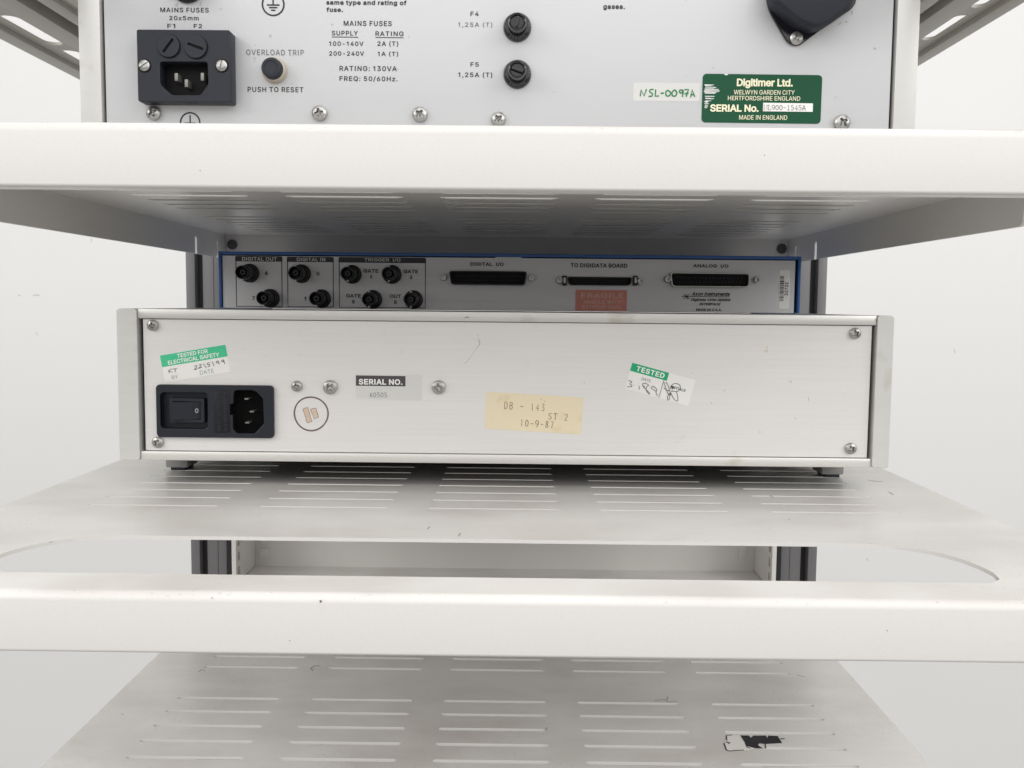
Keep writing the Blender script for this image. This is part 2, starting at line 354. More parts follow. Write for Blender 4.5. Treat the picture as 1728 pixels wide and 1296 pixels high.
h205|57,113 57,0 26,0 26,254 57,254 57,144 51,144 56,156 62,166 68,175 76,181 84,186 94,189 103,192 114,192 123,192 132,190 140,188 148,184 154,180 161,174 166,168 170,160 174,152 177,142 178,132 179,120 179,0 148,0 148,118 147,128 145,137 142,145 136,152 130,158 123,161 114,164 105,165 98,164 92,163 86,161 80,159 75,155 71,151 67,147 63,141 60,135 58,129 57,121
i83|26,0 26,190 57,190 57,0|42,221 38,222 34,223 30,225 27,227 24,230 22,234 21,238 21,242 21,246 22,249 24,253 27,256 30,259 34,260 38,261 42,262 46,261 50,260 54,259 57,256 60,253 62,249 63,246 63,242 63,238 62,234 60,230 57,227 54,225 50,223 46,222
j83|26,190 57,190 57,-15 57,-23 55,-31 54,-38 51,-45 47,-51 43,-56 38,-61 32,-65 26,-68 19,-70 11,-71 2,-71 -5,-71 -5,-43 1,-43 7,-43 12,-42 17,-39 20,-36 23,-32 25,-27 26,-21 26,-15|42,221 37,222 34,223 30,225 27,227 24,230 22,234 21,238 20,242 21,246 22,249 24,253 27,256 30,259 34,260 37,261 42,262 46,261 50,260 53,259 57,256 59,253 61,249 63,246 63,242 63,238 61,234 59,230 57,227 53,225 50,223 46,222
k190|55,68 55,106 60,106 142,190 180,190 92,100 89,100|26,0 26,254 57,254 57,0|147,0 74,93 96,114 186,0
l95|70,-1 59,0 50,2 43,5 37,10 32,16 29,24 27,32 26,42 26,254 57,254 57,49 57,43 58,38 59,34 60,31 62,29 65,27 69,26 73,26 80,26 85,27 90,1 81,0
m305|26,0 26,190 56,190 56,148 54,148 56,155 59,162 62,168 66,173 71,178 75,182 81,185 86,188 92,190 98,192 104,193 110,193 120,192 129,190 137,186 144,180 150,174 154,166 158,157 160,147 156,147 158,154 161,160 164,166 169,172 173,176 178,181 184,184 190,187 197,190 204,192 211,193 218,193 226,193 234,191 242,189 249,186 255,182 261,177 266,171 270,164 274,156 276,148 278,138 278,128 278,0 248,0 248,127 247,136 245,145 241,151 236,156 230,160 224,163 217,165 209,165 203,165 197,164 192,162 187,160 183,157 179,153 175,150 173,145 170,140 169,135 168,129 168,124 168,0 137,0 137,130 136,137 134,144 131,150 126,156 121,160 115,163 107,165 100,165 94,165 89,164 84,162 79,160 74,157 70,154 66,149 63,145 60,139 58,133 57,126 57,119 57,0
n205|57,113 57,0 26,0 26,190 56,190 56,144 51,144 56,156 62,166 68,175 76,181 84,186 94,189 103,192 114,192 123,192 132,190 140,188 147,184 154,180 160,174 166,168 170,160 174,152 176,142 178,132 179,120 179,0 148,0 148,118 147,128 145,137 142,145 136,152 130,158 123,161 114,164 105,165 98,164 92,163 86,161 80,159 75,155 71,151 67,147 63,141 60,135 58,129 57,121
o208|104,-4 91,-3 79,-1 69,3 58,8 49,15 41,23 34,32 28,43 23,54 20,66 18,80 17,94 18,108 20,122 23,134 28,146 34,156 41,165 49,173 58,180 69,185 79,189 91,191 104,192 116,191 128,189 139,185 149,180 159,173 167,165 174,156 180,146 184,134 188,122 190,108 191,94 190,80 188,66 184,54 180,43 174,32 167,23 159,15 149,8 139,3 128,-1 116,-3|104,23 113,24 121,26 129,29 135,33 141,38 146,44 150,51 154,59 156,67 158,75 159,84 160,94 159,103 158,112 156,121 154,129 150,137 146,144 141,150 135,155 129,159 121,162 113,164 104,165 95,164 86,162 79,159 73,155 67,150 62,144 58,137 54,129 52,121 50,112 49,103 48,94 49,84 50,75 52,67 54,59 58,51 62,44 67,38 73,33 79,29 86,26 95,24
p212|26,-71 26,190 56,190 56,160 59,160 69,173 72,177 76,180 81,183 86,186 92,189 98,191 106,192 115,192 126,191 137,189 147,185 156,180 165,174 173,166 179,157 185,146 189,135 193,122 194,109 195,94 194,80 193,66 189,54 185,42 179,32 173,23 165,15 157,8 147,3 137,-1 126,-3 115,-4 106,-4 99,-3 92,-1 86,2 81,5 76,8 72,12 69,16 59,29 57,29 57,-71|110,23 119,24 126,26 133,29 140,33 145,38 150,44 154,51 158,58 161,67 163,75 164,85 164,95 164,104 163,114 161,122 158,131 155,138 150,145 146,151 140,156 134,160 126,163 119,164 110,165 102,164 94,163 87,160 81,156 75,151 70,145 66,139 62,131 60,123 58,114 57,105 56,95 57,84 58,75 60,66 63,58 66,50 70,43 75,37 81,32 87,28 94,26 102,24
r130|26,0 26,190 56,190 56,160 58,160 61,167 65,173 70,179 76,184 83,187 90,190 98,192 107,192 115,192 122,192 122,161 115,162 103,163 97,163 91,161 85,160 80,157 75,154 70,151 66,146 63,142 60,137 58,131 57,125 57,118 57,0
s182|91,-4 81,-4 72,-3 64,-1 56,2 49,5 42,9 36,14 31,19 26,25 23,32 20,39 18,47 47,53 49,46 53,40 57,34 62,30 68,27 75,25 82,23 91,23 100,23 108,25 116,27 122,31 127,36 131,40 133,46 134,51 134,56 132,60 130,64 127,68 123,71 118,74 113,76 106,78 75,85 63,89 52,93 43,98 36,104 31,111 27,119 24,127 23,137 24,145 26,152 29,159 33,166 38,172 43,177 50,181 58,185 66,188 74,190 84,192 94,192 103,192 112,191 120,189 127,186 134,183 140,179 145,175 149,170 153,164 157,158 160,152 162,145 134,139 132,144 129,149 126,153 121,158 116,162 110,164 102,166 94,166 86,166 78,164 71,162 65,158 61,154 57,150 55,144 54,139 55,134 56,129 59,125 62,122 66,119 72,116 78,114 86,111 115,105 127,101 137,97 146,92 153,86 159,79 162,71 165,63 166,53 165,45 163,37 160,30 156,24 151,17 145,12 138,7 130,3 121,0 112,-2 102,-4
t114|102,190 102,164 3,164 3,190|32,236 63,236 63,49 63,43 64,38 66,34 68,31 71,28 75,26 80,25 85,25 93,26 101,27 107,1 96,-1 84,-2 73,-1 62,1 53,5 46,11 40,18 36,26 33,36 32,46
u205|91,-3 82,-2 73,-1 65,2 57,5 51,10 44,15 39,22 35,29 31,38 28,47 27,58 26,69 26,190 57,190 57,72 58,62 60,52 63,44 68,37 75,32 82,28 91,26 100,25 107,25 113,27 119,28 125,31 130,34 134,38 138,43 142,48 144,54 146,61 148,68 148,76 148,190 179,190 179,0 149,0 149,46 154,46 149,34 143,23 136,15 129,8 120,4 111,0 101,-2
v195|81,0 9,190 42,190 83,78 93,43 103,10 92,10 101,43 112,78 152,190 186,190 113,0
w284|69,0 11,190 44,190 67,107 77,68 88,21 82,21 93,67 103,107 126,190 158,190 181,107 191,68 201,21 196,21 206,68 217,107 240,190 272,190 215,0 184,0 159,86 152,112 145,140 138,169 145,169 138,140 131,112 124,86 99,0
x189|10,0 86,109 86,86 14,190 50,190 74,153 90,127 104,103 88,103 101,127 117,153 141,190 176,190 104,84 104,107 179,0 143,0 115,43 100,68 86,91 102,91 89,68 74,43 46,0
y195|24,-69 31,-43 36,-44 52,-44 55,-44 59,-42 62,-40 65,-37 68,-33 71,-29 73,-24 75,-18 81,-1 9,190 42,190 83,78 93,43 103,10 92,10 101,43 112,78 153,190 186,190 102,-29 99,-36 96,-43 92,-48 88,-54 84,-58 80,-62 75,-65 70,-68 64,-70 58,-71 52,-72 46,-73 32,-72
z190|21,0 21,23 127,160 127,161 24,161 24,190 166,190 166,165 63,30 63,28 169,28 169,0
0227|113,-3 100,-2 87,0 76,5 65,12 56,21 47,31 40,43 34,57 30,72 27,89 25,107 24,127 25,147 27,165 30,182 35,197 40,211 48,223 56,234 65,242 76,249 87,254 100,257 113,258 127,257 139,254 151,249 161,242 171,234 179,223 186,211 192,197 197,182 200,165 202,147 203,127 202,107 200,89 197,72 192,57 186,43 179,31 171,21 162,12 151,5 140,0 127,-2|113,25 122,26 131,28 138,32 145,37 151,44 157,52 161,61 165,72 168,84 170,97 171,111 172,127 171,143 170,157 168,170 165,182 161,193 157,203 151,211 145,218 138,223 131,227 122,229 113,230 104,229 96,227 88,223 82,218 75,211 70,203 65,193 62,182 59,170 56,157 55,143 55,127 55,111 56,97 59,84 62,72 65,61 70,52 75,44 82,37 88,32 96,28 104,26
1227|38,0 38,27 195,27 195,0|138,254 138,0 106,0 106,224 105,224 43,179 43,213 99,254
2227|32,0 32,24 117,114 141,141 146,147 149,153 153,158 155,163 157,169 159,174 160,180 160,186 160,192 159,198 157,204 154,209 150,214 146,218 142,222 137,224 131,227 125,228 119,229 112,230 105,229 98,228 92,226 86,224 81,220 77,216 73,212 69,207 67,201 65,195 64,188 64,181 33,181 33,192 35,202 39,212 43,221 49,229 55,237 63,243 72,248 81,252 91,255 101,257 112,258 124,257 134,255 144,252 153,248 161,243 169,237 175,230 181,223 185,214 188,205 190,196 191,186 190,179 189,172 188,166 185,159 182,152 179,145 174,137 168,129 161,121 153,111 144,101 133,90 76,30 76,28 195,28 195,0
3227|109,-3 98,-3 87,-1 76,1 66,5 57,9 49,15 41,21 35,29 30,37 26,46 23,55 22,66 55,66 56,60 57,54 60,48 63,44 67,39 72,35 77,32 83,30 89,28 95,26 102,25 109,25 117,25 124,26 131,28 138,30 143,33 149,37 153,41 157,46 160,52 163,58 164,65 165,72 164,79 163,86 161,92 158,98 154,104 150,109 144,113 137,117 130,120 121,122 111,123 101,124 78,124 78,150 144,224 144,226 35,226 35,254 186,254 186,230 106,139 106,144 119,145 132,144 144,142 154,138 164,133 172,127 179,119 185,111 190,102 194,93 196,83 196,72 196,62 194,51 190,42 185,33 179,25 172,18 164,12 154,6 144,2 133,-1 121,-3
4227|20,53 20,79 123,254 155,254 54,83 54,81 207,81 207,53|141,0 141,61 141,73 141,159 171,159 171,0
5227|111,-3 100,-3 89,-1 79,2 70,6 61,10 54,16 47,23 41,30 37,38 33,47 31,56 30,65 61,65 62,60 64,54 66,49 69,44 73,40 77,36 81,33 87,30 92,28 98,26 104,25 111,25 118,25 125,27 132,29 138,32 144,36 149,41 153,46 157,52 160,59 162,66 163,73 164,81 163,89 162,97 160,104 157,111 153,117 148,122 143,127 137,131 131,134 124,137 117,138 109,138 103,138 96,137 90,136 84,134 78,132 73,129 68,126 64,123 34,126 48,254 183,254 183,226 75,226 67,151 68,151 73,154 77,157 83,160 89,162 95,164 101,166 108,167 115,167 123,166 131,165 139,163 147,160 154,157 161,153 167,148 172,143 178,137 182,130 186,123 189,116 192,108 194,99 195,91 195,82 195,70 193,58 189,48 184,38 178,29 171,21 163,14 154,8 144,3 134,-1 123,-3
6227|113,-3 102,-3 91,-1 81,3 71,7 62,13 55,20 48,28 42,37 38,47 34,58 32,69 32,81 32,90 34,100 36,109 40,119 45,130 51,142 59,156 69,170 126,254 161,254 75,131 73,131 83,144 98,153 102,155 107,156 112,157 117,157 129,156 139,155 149,152 158,147 166,142 173,136 179,128 185,120 189,111 192,101 194,90 194,79 194,67 192,56 188,46 184,36 178,28 171,20 164,13 155,7 146,3 135,-1 125,-3|113,24 120,25 127,26 133,28 139,31 145,35 149,40 154,45 157,51 160,57 162,64 163,71 164,79 163,86 162,94 160,100 157,107 154,112 149,118 145,122 139,126 133,129 127,131 120,132 113,133 106,132 99,131 93,129 87,126 81,122 77,118 73,113 69,107 66,101 64,94 63,87 62,79 63,71 64,64 66,57 69,51 73,45 77,40 81,35 87,31 93,28 99,26 106,25
7227|48,0 162,224 162,226 31,226 31,254 195,254 195,224 82,0
8227|113,-3 101,-3 89,-1 78,2 68,6 58,11 50,17 43,23 37,31 32,39 29,48 27,58 26,68 26,76 28,83 30,91 33,98 36,104 40,110 45,116 51,121 56,125 63,128 69,131 76,132 76,133 67,136 59,141 52,147 46,154 41,162 38,171 36,180 35,190 36,200 38,209 41,217 45,225 51,232 57,239 65,244 73,249 82,253 92,256 102,257 113,258 124,257 134,256 144,253 153,249 161,244 169,239 175,232 181,225 185,217 188,209 190,200 191,190 190,180 188,171 185,162 180,154 174,147 167,141 159,137 150,133 150,132 157,131 164,128 170,125 176,121 181,116 186,110 190,104 194,98 197,91 199,83 200,76 200,68 200,58 198,48 194,39 189,31 183,23 176,17 168,11 158,6 148,2 137,-1 126,-3|113,25 121,25 129,26 136,28 142,30 148,33 153,37 158,41 161,46 164,51 167,57 168,63 168,69 168,76 167,83 164,89 161,94 157,99 153,104 147,108 141,111 135,114 128,116 121,117 113,118 105,117 98,116 91,114 85,111 79,108 73,104 69,99 65,94 62,89 59,83 58,76 58,69 58,63 59,57 61,51 64,46 68,41 73,37 78,33 84,30 90,28 97,26 105,25|113,145 120,145 126,146 132,148 137,150 142,153 146,157 150,161 154,165 156,170 158,176 159,182 160,188 159,194 158,200 156,205 154,210 151,215 147,218 142,222 138,225 132,227 126,229 120,230 113,230 106,230 100,229 94,227 89,225 84,222 79,218 76,215 72,210 70,205 68,200 67,194 66,188 67,182 68,176 70,170 72,165 76,161 79,157 84,153 89,150 94,148 100,146 107,145
9227|113,258 125,257 135,255 146,252 155,247 164,241 171,234 178,226 184,217 189,207 192,197 194,185 194,173 194,164 192,155 190,145 186,135 181,124 175,112 167,99 158,84 100,0 65,0 151,124 154,124 144,111 128,101 124,99 119,98 114,98 109,97 98,98 87,100 78,103 69,107 60,112 53,119 47,126 41,134 37,144 34,154 32,164 32,176 32,187 34,198 38,209 42,218 48,227 55,235 63,241 71,247 81,252 91,255 102,257|113,230 106,230 99,228 93,226 87,223 82,219 77,215 73,209 69,204 66,197 64,191 63,183 63,176 63,168 64,161 66,154 69,148 73,142 77,137 82,132 87,129 93,126 99,123 106,122 113,122 120,122 127,123 133,126 139,129 145,132 149,137 154,142 157,147 160,154 162,160 163,168 164,175 163,183 162,190 160,197 157,204 154,209 150,215 145,219 139,223 133,226 127,228 120,230
.94|48,-2 43,-2 39,-1 35,2 31,4 29,8 26,12 25,16 25,20 25,25 26,29 29,33 31,37 35,40 39,42 43,43 48,43 52,43 56,42 60,40 64,37 67,33 69,29 70,25 71,20 70,16 69,12 67,8 64,4 60,2 56,-1 52,-2
,94|19,-60 34,36 68,36 42,-60
:94|48,-2 43,-2 39,-1 35,2 31,4 29,8 26,12 25,16 25,20 25,25 26,29 29,33 31,37 35,40 39,42 43,43 48,43 52,43 56,42 60,40 64,37 67,33 69,29 70,25 71,20 70,16 69,12 67,8 64,4 60,2 56,-1 52,-2|48,135 43,136 39,137 35,139 31,142 29,146 26,149 25,154 25,158 25,163 26,167 29,171 31,174 35,177 39,179 43,181 48,181 52,181 56,179 60,177 64,174 67,171 69,167 70,163 71,158 70,154 69,149 67,146 64,142 60,139 56,137 52,136
;94|19,-60 34,36 68,36 42,-60|52,135 47,136 43,137 39,139 36,142 33,146 31,149 29,154 29,158 29,163 31,167 33,171 36,174 39,177 43,179 47,181 52,181 56,181 61,179 64,177 68,174 71,171 73,167 74,163 75,158 74,154 73,149 71,146 68,142 64,139 61,137 56,136
/125|117,266 36,-38 7,-38 89,266
(137|45,103 45,117 46,132 48,147 50,162 53,177 57,192 61,206 66,221 71,234 76,247 82,259 88,270 118,270 112,256 106,242 100,228 95,214 91,200 87,185 84,171 81,157 79,143 77,129 76,116 76,103 76,92 77,80 78,69 80,57 83,45 86,33 90,21 94,8 99,-5 105,-19 111,-33 118,-48 88,-48 78,-29 69,-11 62,8 56,27 51,46 47,66 45,84
)137|19,-48 26,-33 32,-18 38,-4 43,9 47,22 51,34 54,46 57,58 58,70 60,81 61,92 61,103 61,116 60,129 58,143 56,157 53,171 50,185 46,200 41,214 36,228 31,242 25,256 19,270 48,270 54,259 60,247 66,234 71,221 76,206 80,192 83,177 86,162 89,147 91,132 92,117 92,103 91,84 89,65 86,46 81,27 74,8 67,-11 58,-30 48,-48
-227|168,122 168,94 57,94 57,122
'''
GTAB = {}
for ln in GLYPHS.strip().split('\n'):
    if not ln: continue
    a, *lo = ln[1:].split('|')
    GTAB[ln[0]] = (int(a), [[tuple(int(q) for q in p.split(',')) for p in l.split()] for l in lo])
GCACHE = {}


GTAB['I'] = (112, [[(38, 0), (38, 254), (73, 254), (73, 0)]])
GTAB['1'] = (180, [[(82, 0), (82, 214), (28, 180), (28, 216), (84, 254), (116, 254), (116, 0)]])


def glyph(ch, bold):
    """filled letter shape; bold pushes every outline outwards (units of the em)"""
    key = (ch, bold)
    if key in GCACHE:
        return GCACHE[key]
    loops = []
    for l in GTAB[ch][1]:
        l = [Vector((x / 500, y / 500)) for x, y in l]
        n = len(l)
        q = []
        for i in range(n):
            d0, d1 = (l[i] - l[i - 1]).normalized(), (l[(i + 1) % n] - l[i]).normalized()
            n0, n1 = Vector((-d0.y, d0.x)), Vector((-d1.y, d1.x))
            m = n0 + n1
            m = m / max(0.5, m.length_squared / 2) if m.length > 1e-6 else n0
            q.append(l[i] + m * bold)
        loops.append(q)
    vs, es = [], []
    for q in loops:
        o = len(vs)
        vs += q
        es += [(o + i, o + (i + 1) % len(q)) for i in range(len(q))]
    V, E_, Fc = delaunay_2d_cdt(vs, es, [], 0, 1e-6)[:3]
    def wind(p):
        w = 0
        for q in loops:
            for i in range(len(q)):
                a, c = q[i - 1], q[i]
                if (a.y > p.y) != (c.y > p.y):
                    if p.x < (c.x - a.x) * (p.y - a.y) / (c.y - a.y) + a.x:
                        w += 1 if c.y > a.y else -1
        return w
    keep = [f for f in Fc if wind(sum((V[i] for i in f), Vector((0, 0))) / len(f)) != 0]
    m = MB()
    m.add([(v.x, v.y, 0) for v in V], keep)
    GCACHE[key] = m
    return m


WL = {}


def obj(name, mb, m, parent=None, loc=None, smooth=35, label=None):
    me = bpy.data.meshes.new(name)
    base = WL[parent.name] if parent else Vector((0, 0, 0))
    if loc is None:
        vs = [v - base for v in mb.v]
    else:
        vs = mb.v
    me.from_pydata([tuple(v) for v in vs], [], mb.f)
    me.materials.append(m)
    bm = bmesh.new()
    bm.from_mesh(me)
    bmesh.ops.recalc_face_normals(bm, faces=bm.faces[:])
    bm.to_mesh(me)
    bm.free()
    if smooth:
        me.shade_smooth()
        me.set_sharp_from_angle(angle=math.radians(smooth))
    o = bpy.data.objects.new(name, me)
    COL.objects.link(o)
    if parent:
        o.parent = parent
    WL[o.name] = base.copy()
    if loc is not None:
        o.location = Vector(loc) - base
        WL[o.name] = Vector(loc)
    if label:
        o['label'] = label
    return o


def copy_part(o, loc, parent=None):
    p = parent or o.parent
    c = o.copy()
    COL.objects.link(c)
    c.parent = p
    c.location = Vector(loc) - WL[p.name]
    WL[c.name] = Vector(loc)
    for ch in list(o.children):
        d = ch.copy()
        COL.objects.link(d)
        d.parent = c
        WL[d.name] = Vector(loc)
    return c


def thing(name, loc, label, cat):
    o = bpy.data.objects.new(name, None)
    COL.objects.link(o)
    o.location = loc
    o.empty_display_size = 0.05
    o['label'], o['category'] = label, cat
    WL[o.name] = Vector(loc)
    return o


def FY(Y):
    """frame lying on the upright plane at depth Y facing the viewer: u = X, v = Z, out = -Y"""
    return Matrix(((1, 0, 0, 0), (0, 0, -1, Y), (0, 1, 0, 0), (0, 0, 0, 1)))


def FZ(Z):
    return Matrix.Translation((0, 0, Z))


def FX(X, sgn=1):
    """sheet in the YZ plane: u = Y, v = Z, out = +X"""
    return Matrix(((0, 0, 1, X), (1, 0, 0, 0), (0, 1, 0, 0), (0, 0, 0, 1)))


def uvY(u, v, Y):
    p = onY(u, v, Y)
    return (p.x, p.z)


def polyY(pts, Y):
    return [uvY(u, v, Y) for u, v in pts]


def rrect(x0, x1, y0, y1, r, n=6):
    out = []
    for cx, cy, a0 in ((x1 - r, y1 - r, 0), (x0 + r, y1 - r, 90), (x0 + r, y0 + r, 180), (x1 - r, y0 + r, 270)):
        for k in range(n + 1):
            a = math.radians(a0 + 90 * k / n)
            out.append((cx + r * math.cos(a), cy + r * math.sin(a)))
    return out


def rpoly(pts, r, n=5):
    """polygon with rounded corners"""
    out = []
    m = len(pts)
    for i in range(m):
        p, a, b = Vector(pts[i]), Vector(pts[i - 1]), Vector(pts[(i + 1) % m])
        d1, d2 = (a - p), (b - p)
        q = min(r, d1.length * 0.45, d2.length * 0.45)
        s0, s1 = p + d1.normalized() * q, p + d2.normalized() * q
        for k in range(n + 1):
            t = k / n
            out.append(tuple((1 - t) ** 2 * s0 + 2 * t * (1 - t) * p + t * t * s1))
    return out


def boxY(x0, x1, y0, y1, Y):
    """pixel-measured rectangle of the photograph taken back onto plane Y: X0, X1, Z0, Z1"""
    xc, yc = (x0 + x1) / 2, (y0 + y1) / 2
    return onY(x0, yc, Y).x, onY(x1, yc, Y).x, onY(xc, y1, Y).z, onY(xc, y0, Y).z


def frame_from(tl, tr, bl, Y):
    """frame of a sticker on plane Y from three corners; returns frame, width, height"""
    TL, TR, BL = onY(*tl, Y), onY(*tr, Y), onY(*bl, Y)
    u = (TR - TL)
    w = u.length
    u.normalize()
    n = Vector((0, -1, 0))
    v = n.cross(u)
    h = (TL - BL).dot(v)
    O = TL - v * h
    return Matrix(((u.x, v.x, n.x, O.x), (u.y, v.y, n.y, O.y), (u.z, v.z, n.z, O.z), (0, 0, 0, 1))), w, h


def hand(lines, ox, oy, sc, Y):
    """pen lines traced from an enlarged detail of the photograph, taken back onto plane Y"""
    return [[uvY(ox + x / sc, oy + y / sc, Y) for x, y in ln] for ln in lines]


def smooth_line(pts, n=6):
    out = []
    P = [Vector(p) for p in pts]
    P = [P[0]] + P + [P[-1]]
    for i in range(1, len(P) - 2):
        for k in range(n):
            t = k / n
            a, b, c, d = P[i - 1], P[i], P[i + 1], P[i + 2]
            out.append(tuple(0.5 * ((2 * b) + (c - a) * t + (2 * a - 5 * b + 4 * c - d) * t * t + (3 * b - a - 3 * c + d) * t ** 3)))
    out.append(tuple(P[-1]))
    return out


def screw_mb(r, hgt, kind='cross', ang=0.3, n=64, rings=15):
    """pan head screw facing -Y, seated at the origin; recess cut into the head"""
    mb = MB()
    vs, fs = [], []
    prof = []
    for i in range(rings + 1):
        q = i / rings
        prof.append((r * q, hgt * (1 - 0.42 * q ** 3.2)))
    prof.append((r * 1.0, 0.0))
    ca, sa = math.cos(ang), math.sin(ang)
    for i, (rr, h) in enumerate(prof):
        for k in range(n):
            a = 2 * math.pi * k / n
            x, z = rr * math.cos(a), rr * math.sin(a)
            xr, zr = abs(ca * x + sa * z), abs(-sa * x + ca * z)
            hh = h
            if i < len(prof) - 1:
                if kind == 'cross':
                    arm = (xr < r * 0.15 and zr < r * 0.56) or (zr < r * 0.15 and xr < r * 0.56) or (xr < 0.27 * r and zr < 0.27 * r)
                    if arm:
                        hh = h - hgt * 0.96 * (1 - 0.30 * rr / (0.56 * r))
                elif zr < r * 0.13:
                    hh = h - hgt * 0.45
            vs.append(Vector((x, -hh, z)))
    for i in range(len(prof) - 1):
        for k in range(n):
            a, b = i * n + k, i * n + (k + 1) % n
            fs.append((a, a + n, b + n, b))
    return mb.add(vs, fs)


# ------------------------------------------------------------------ materials
M_wall = noisy(mat('painted_plaster', (0.80, 0.802, 0.797), 0.8, spec=0.2), 3, 0.012, bump=0.12, bdist=0.0006, bscale=220)
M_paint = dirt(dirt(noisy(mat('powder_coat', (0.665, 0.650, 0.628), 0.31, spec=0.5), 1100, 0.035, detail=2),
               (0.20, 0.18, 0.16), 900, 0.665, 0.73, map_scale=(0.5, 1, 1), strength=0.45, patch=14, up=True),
               (0.36, 0.325, 0.28), 24, 0.38, 0.86, map_scale=(0.6, 1, 1), strength=0.55, patch=7, up=True)  # broad film: grime, deepened in colour to tone down over-bright upward faces
M_post = noisy(mat('grey_extrusion', srgb(116, 115, 116), 0.45, 0.15), 30, 0.06, map_scale=(8, 8, 0.4))
M_groove = mat('black_insert', (0.012, 0.012, 0.014), 0.5)
M_rail = noisy(mat('grey_rail_paint', srgb(176, 173, 166), 0.45), 25, 0.05, bump=0.1, bscale=400)
M_plate_w = noisy(mat('white_steel', (0.74, 0.72, 0.69), 0.4), 14, 0.05)
M_alu = dirt(noisy(mat('brushed_aluminium', (0.73, 0.717, 0.705), 0.42, 0.25), 1.0, 0.06, bump=0.05, bdist=0.0002,
             map_scale=(14, 30, 900), rough_amt=0.06, detail=6), (0.42, 0.36, 0.28), 120, 0.72, 0.80, strength=0.15, patch=10)
M_alu2 = dirt(noisy(mat('satin_aluminium', (0.53, 0.537, 0.55), 0.42, 0.15), 1.0, 0.02, bump=0.03, bdist=0.0002,
              map_scale=(20, 30, 700), rough_amt=0.05, detail=5), (0.25, 0.24, 0.22), 150, 0.74, 0.77, strength=0.5, patch=10)
M_extr = dirt(noisy(mat('extruded_aluminium', (0.63, 0.625, 0.605), 0.46, 0.45), 1.0, 0.05, bump=0.04, bdist=0.0002,
              map_scale=(40, 40, 300), rough_amt=0.05), (0.33, 0.28, 0.19), 70, 0.62, 0.78, strength=0.25, patch=14)
M_extr_h = dirt(noisy(mat('extruded_rail', (0.66, 0.65, 0.625), 0.42, 0.5), 1.0, 0.04, bump=0.05, bdist=0.0002,
                map_scale=(16, 60, 900), rough_amt=0.05), (0.33, 0.28, 0.19), 70, 0.62, 0.76, map_scale=(0.5, 1, 1), strength=0.45, patch=9)
M_grey_pl = noisy(mat('grey_panel', srgb(190, 190, 192), 0.42, 0.45), 1.0, 0.04, bump=0.04, bdist=0.0002, map_scale=(10, 30, 600), rough_amt=0.05)
M_blue = noisy(mat('blue_case_paint', srgb(44, 92, 158), 0.38), 40, 0.08, bump=0.08, bscale=700)
M_black = noisy(mat('black_plastic', srgb(29, 32, 41), 0.42, spec=0.35), 60, 0.15, bump=0.10, bdist=0.0002, bscale=1500)
M_gloss = noisy(mat('glossy_black', (0.010, 0.010, 0.013), 0.13), 60, 0.2)
M_drawer = noisy(mat('ribbed_black', (0.012, 0.012, 0.015), 0.5, spec=0.25), 900, 0.6, bump=0.6, bdist=0.0003)
M_dark = mat('dark_void', (0.006, 0.006, 0.007), 0.6, spec=0.2)
M_rubber = noisy(mat('rubber', srgb(34, 38, 46), 0.55, spec=0.35), 45, 0.25, rough_amt=0.08)
M_bnc = noisy(mat('black_nickel', srgb(30, 32, 36), 0.34, 0.35), 50, 0.2)
M_steel = noisy(mat('zinc_screw', (0.42, 0.415, 0.40), 0.36, 0.85), 500, 0.25, rough_amt=0.1)
M_pin = mat('tin_pin', (0.24, 0.235, 0.22), 0.45, 0.7)
M_foot = noisy(mat('grey_foot', srgb(150, 150, 147), 0.6), 40, 0.08)
M_ink = noisy(mat('black_print', (0.012, 0.012, 0.014), 0.5), 260, 0.5)
M_ink_grey = noisy(mat('faded_print', (0.14, 0.14, 0.14), 0.55), 200, 0.5)
M_head = mat('navy_print', srgb(26, 28, 40), 0.45)
M_head_txt = mat('white_print', (0.62, 0.62, 0.60), 0.5)
M_green = noisy(mat('green_plate', srgb(8, 72, 46), 0.45, spec=0.25), 60, 0.12, rough_amt=0.05)
M_cream = mat('cream_print', srgb(226, 222, 192), 0.5)
M_worn = noisy(mat('worn_silver', (0.62, 0.63, 0.61), 0.35, 0.4), 300, 0.2, map_scale=(1, 1, 5))
M_paper = noisy(mat('white_paper', (0.80, 0.79, 0.765), 0.6), 40, 0.03)
M_tape = noisy(mat('clear_tape', (0.575, 0.572, 0.555), 0.30), 40, 0.02)
M_green_ink = mat('green_ink', srgb(20, 120, 62), 0.55)
M_mint = noisy(mat('mint_band', srgb(62, 190, 140), 0.5), 70, 0.06)
M_emer = noisy(mat('emerald_band', srgb(0, 164, 112), 0.5), 70, 0.05)
M_pale_ink = mat('pale_green_ink', srgb(128, 158, 145), 0.6)
M_pen = mat('pen_ink', srgb(72, 62, 58), 0.6)
M_white_txt = mat('white_lettering', (0.82, 0.83, 0.80), 0.5)
M_tan = dirt(noisy(mat('tan_paper', srgb(225, 212, 183), 0.6), 30, 0.04), srgb(205, 180, 135), 120, 0.62, 0.80, strength=0.35, patch=60)
M_type = noisy(mat('typewriter_ink', srgb(132, 112, 84), 0.6), 900, 0.4)
M_serial = noisy(mat('charcoal_print', srgb(72, 66, 70), 0.5), 90, 0.08)
M_film = noisy(mat('silver_film', (0.67, 0.665, 0.65), 0.34, 0.25), 1.0, 0.03, map_scale=(700, 30, 40))
M_brown = mat('brown_marker', srgb(112, 96, 94), 0.6)
M_remn = noisy(mat('glue_paper', srgb(205, 182, 160), 0.7), 400, 0.15)
M_red = noisy(mat('faded_red_vinyl', srgb(208, 128, 112), 0.28), 120, 0.22, bump=0.5, bdist=0.0006, bscale=330)
M_pink = noisy(mat('rubbed_print', srgb(216, 178, 168), 0.4), 400, 0.3)
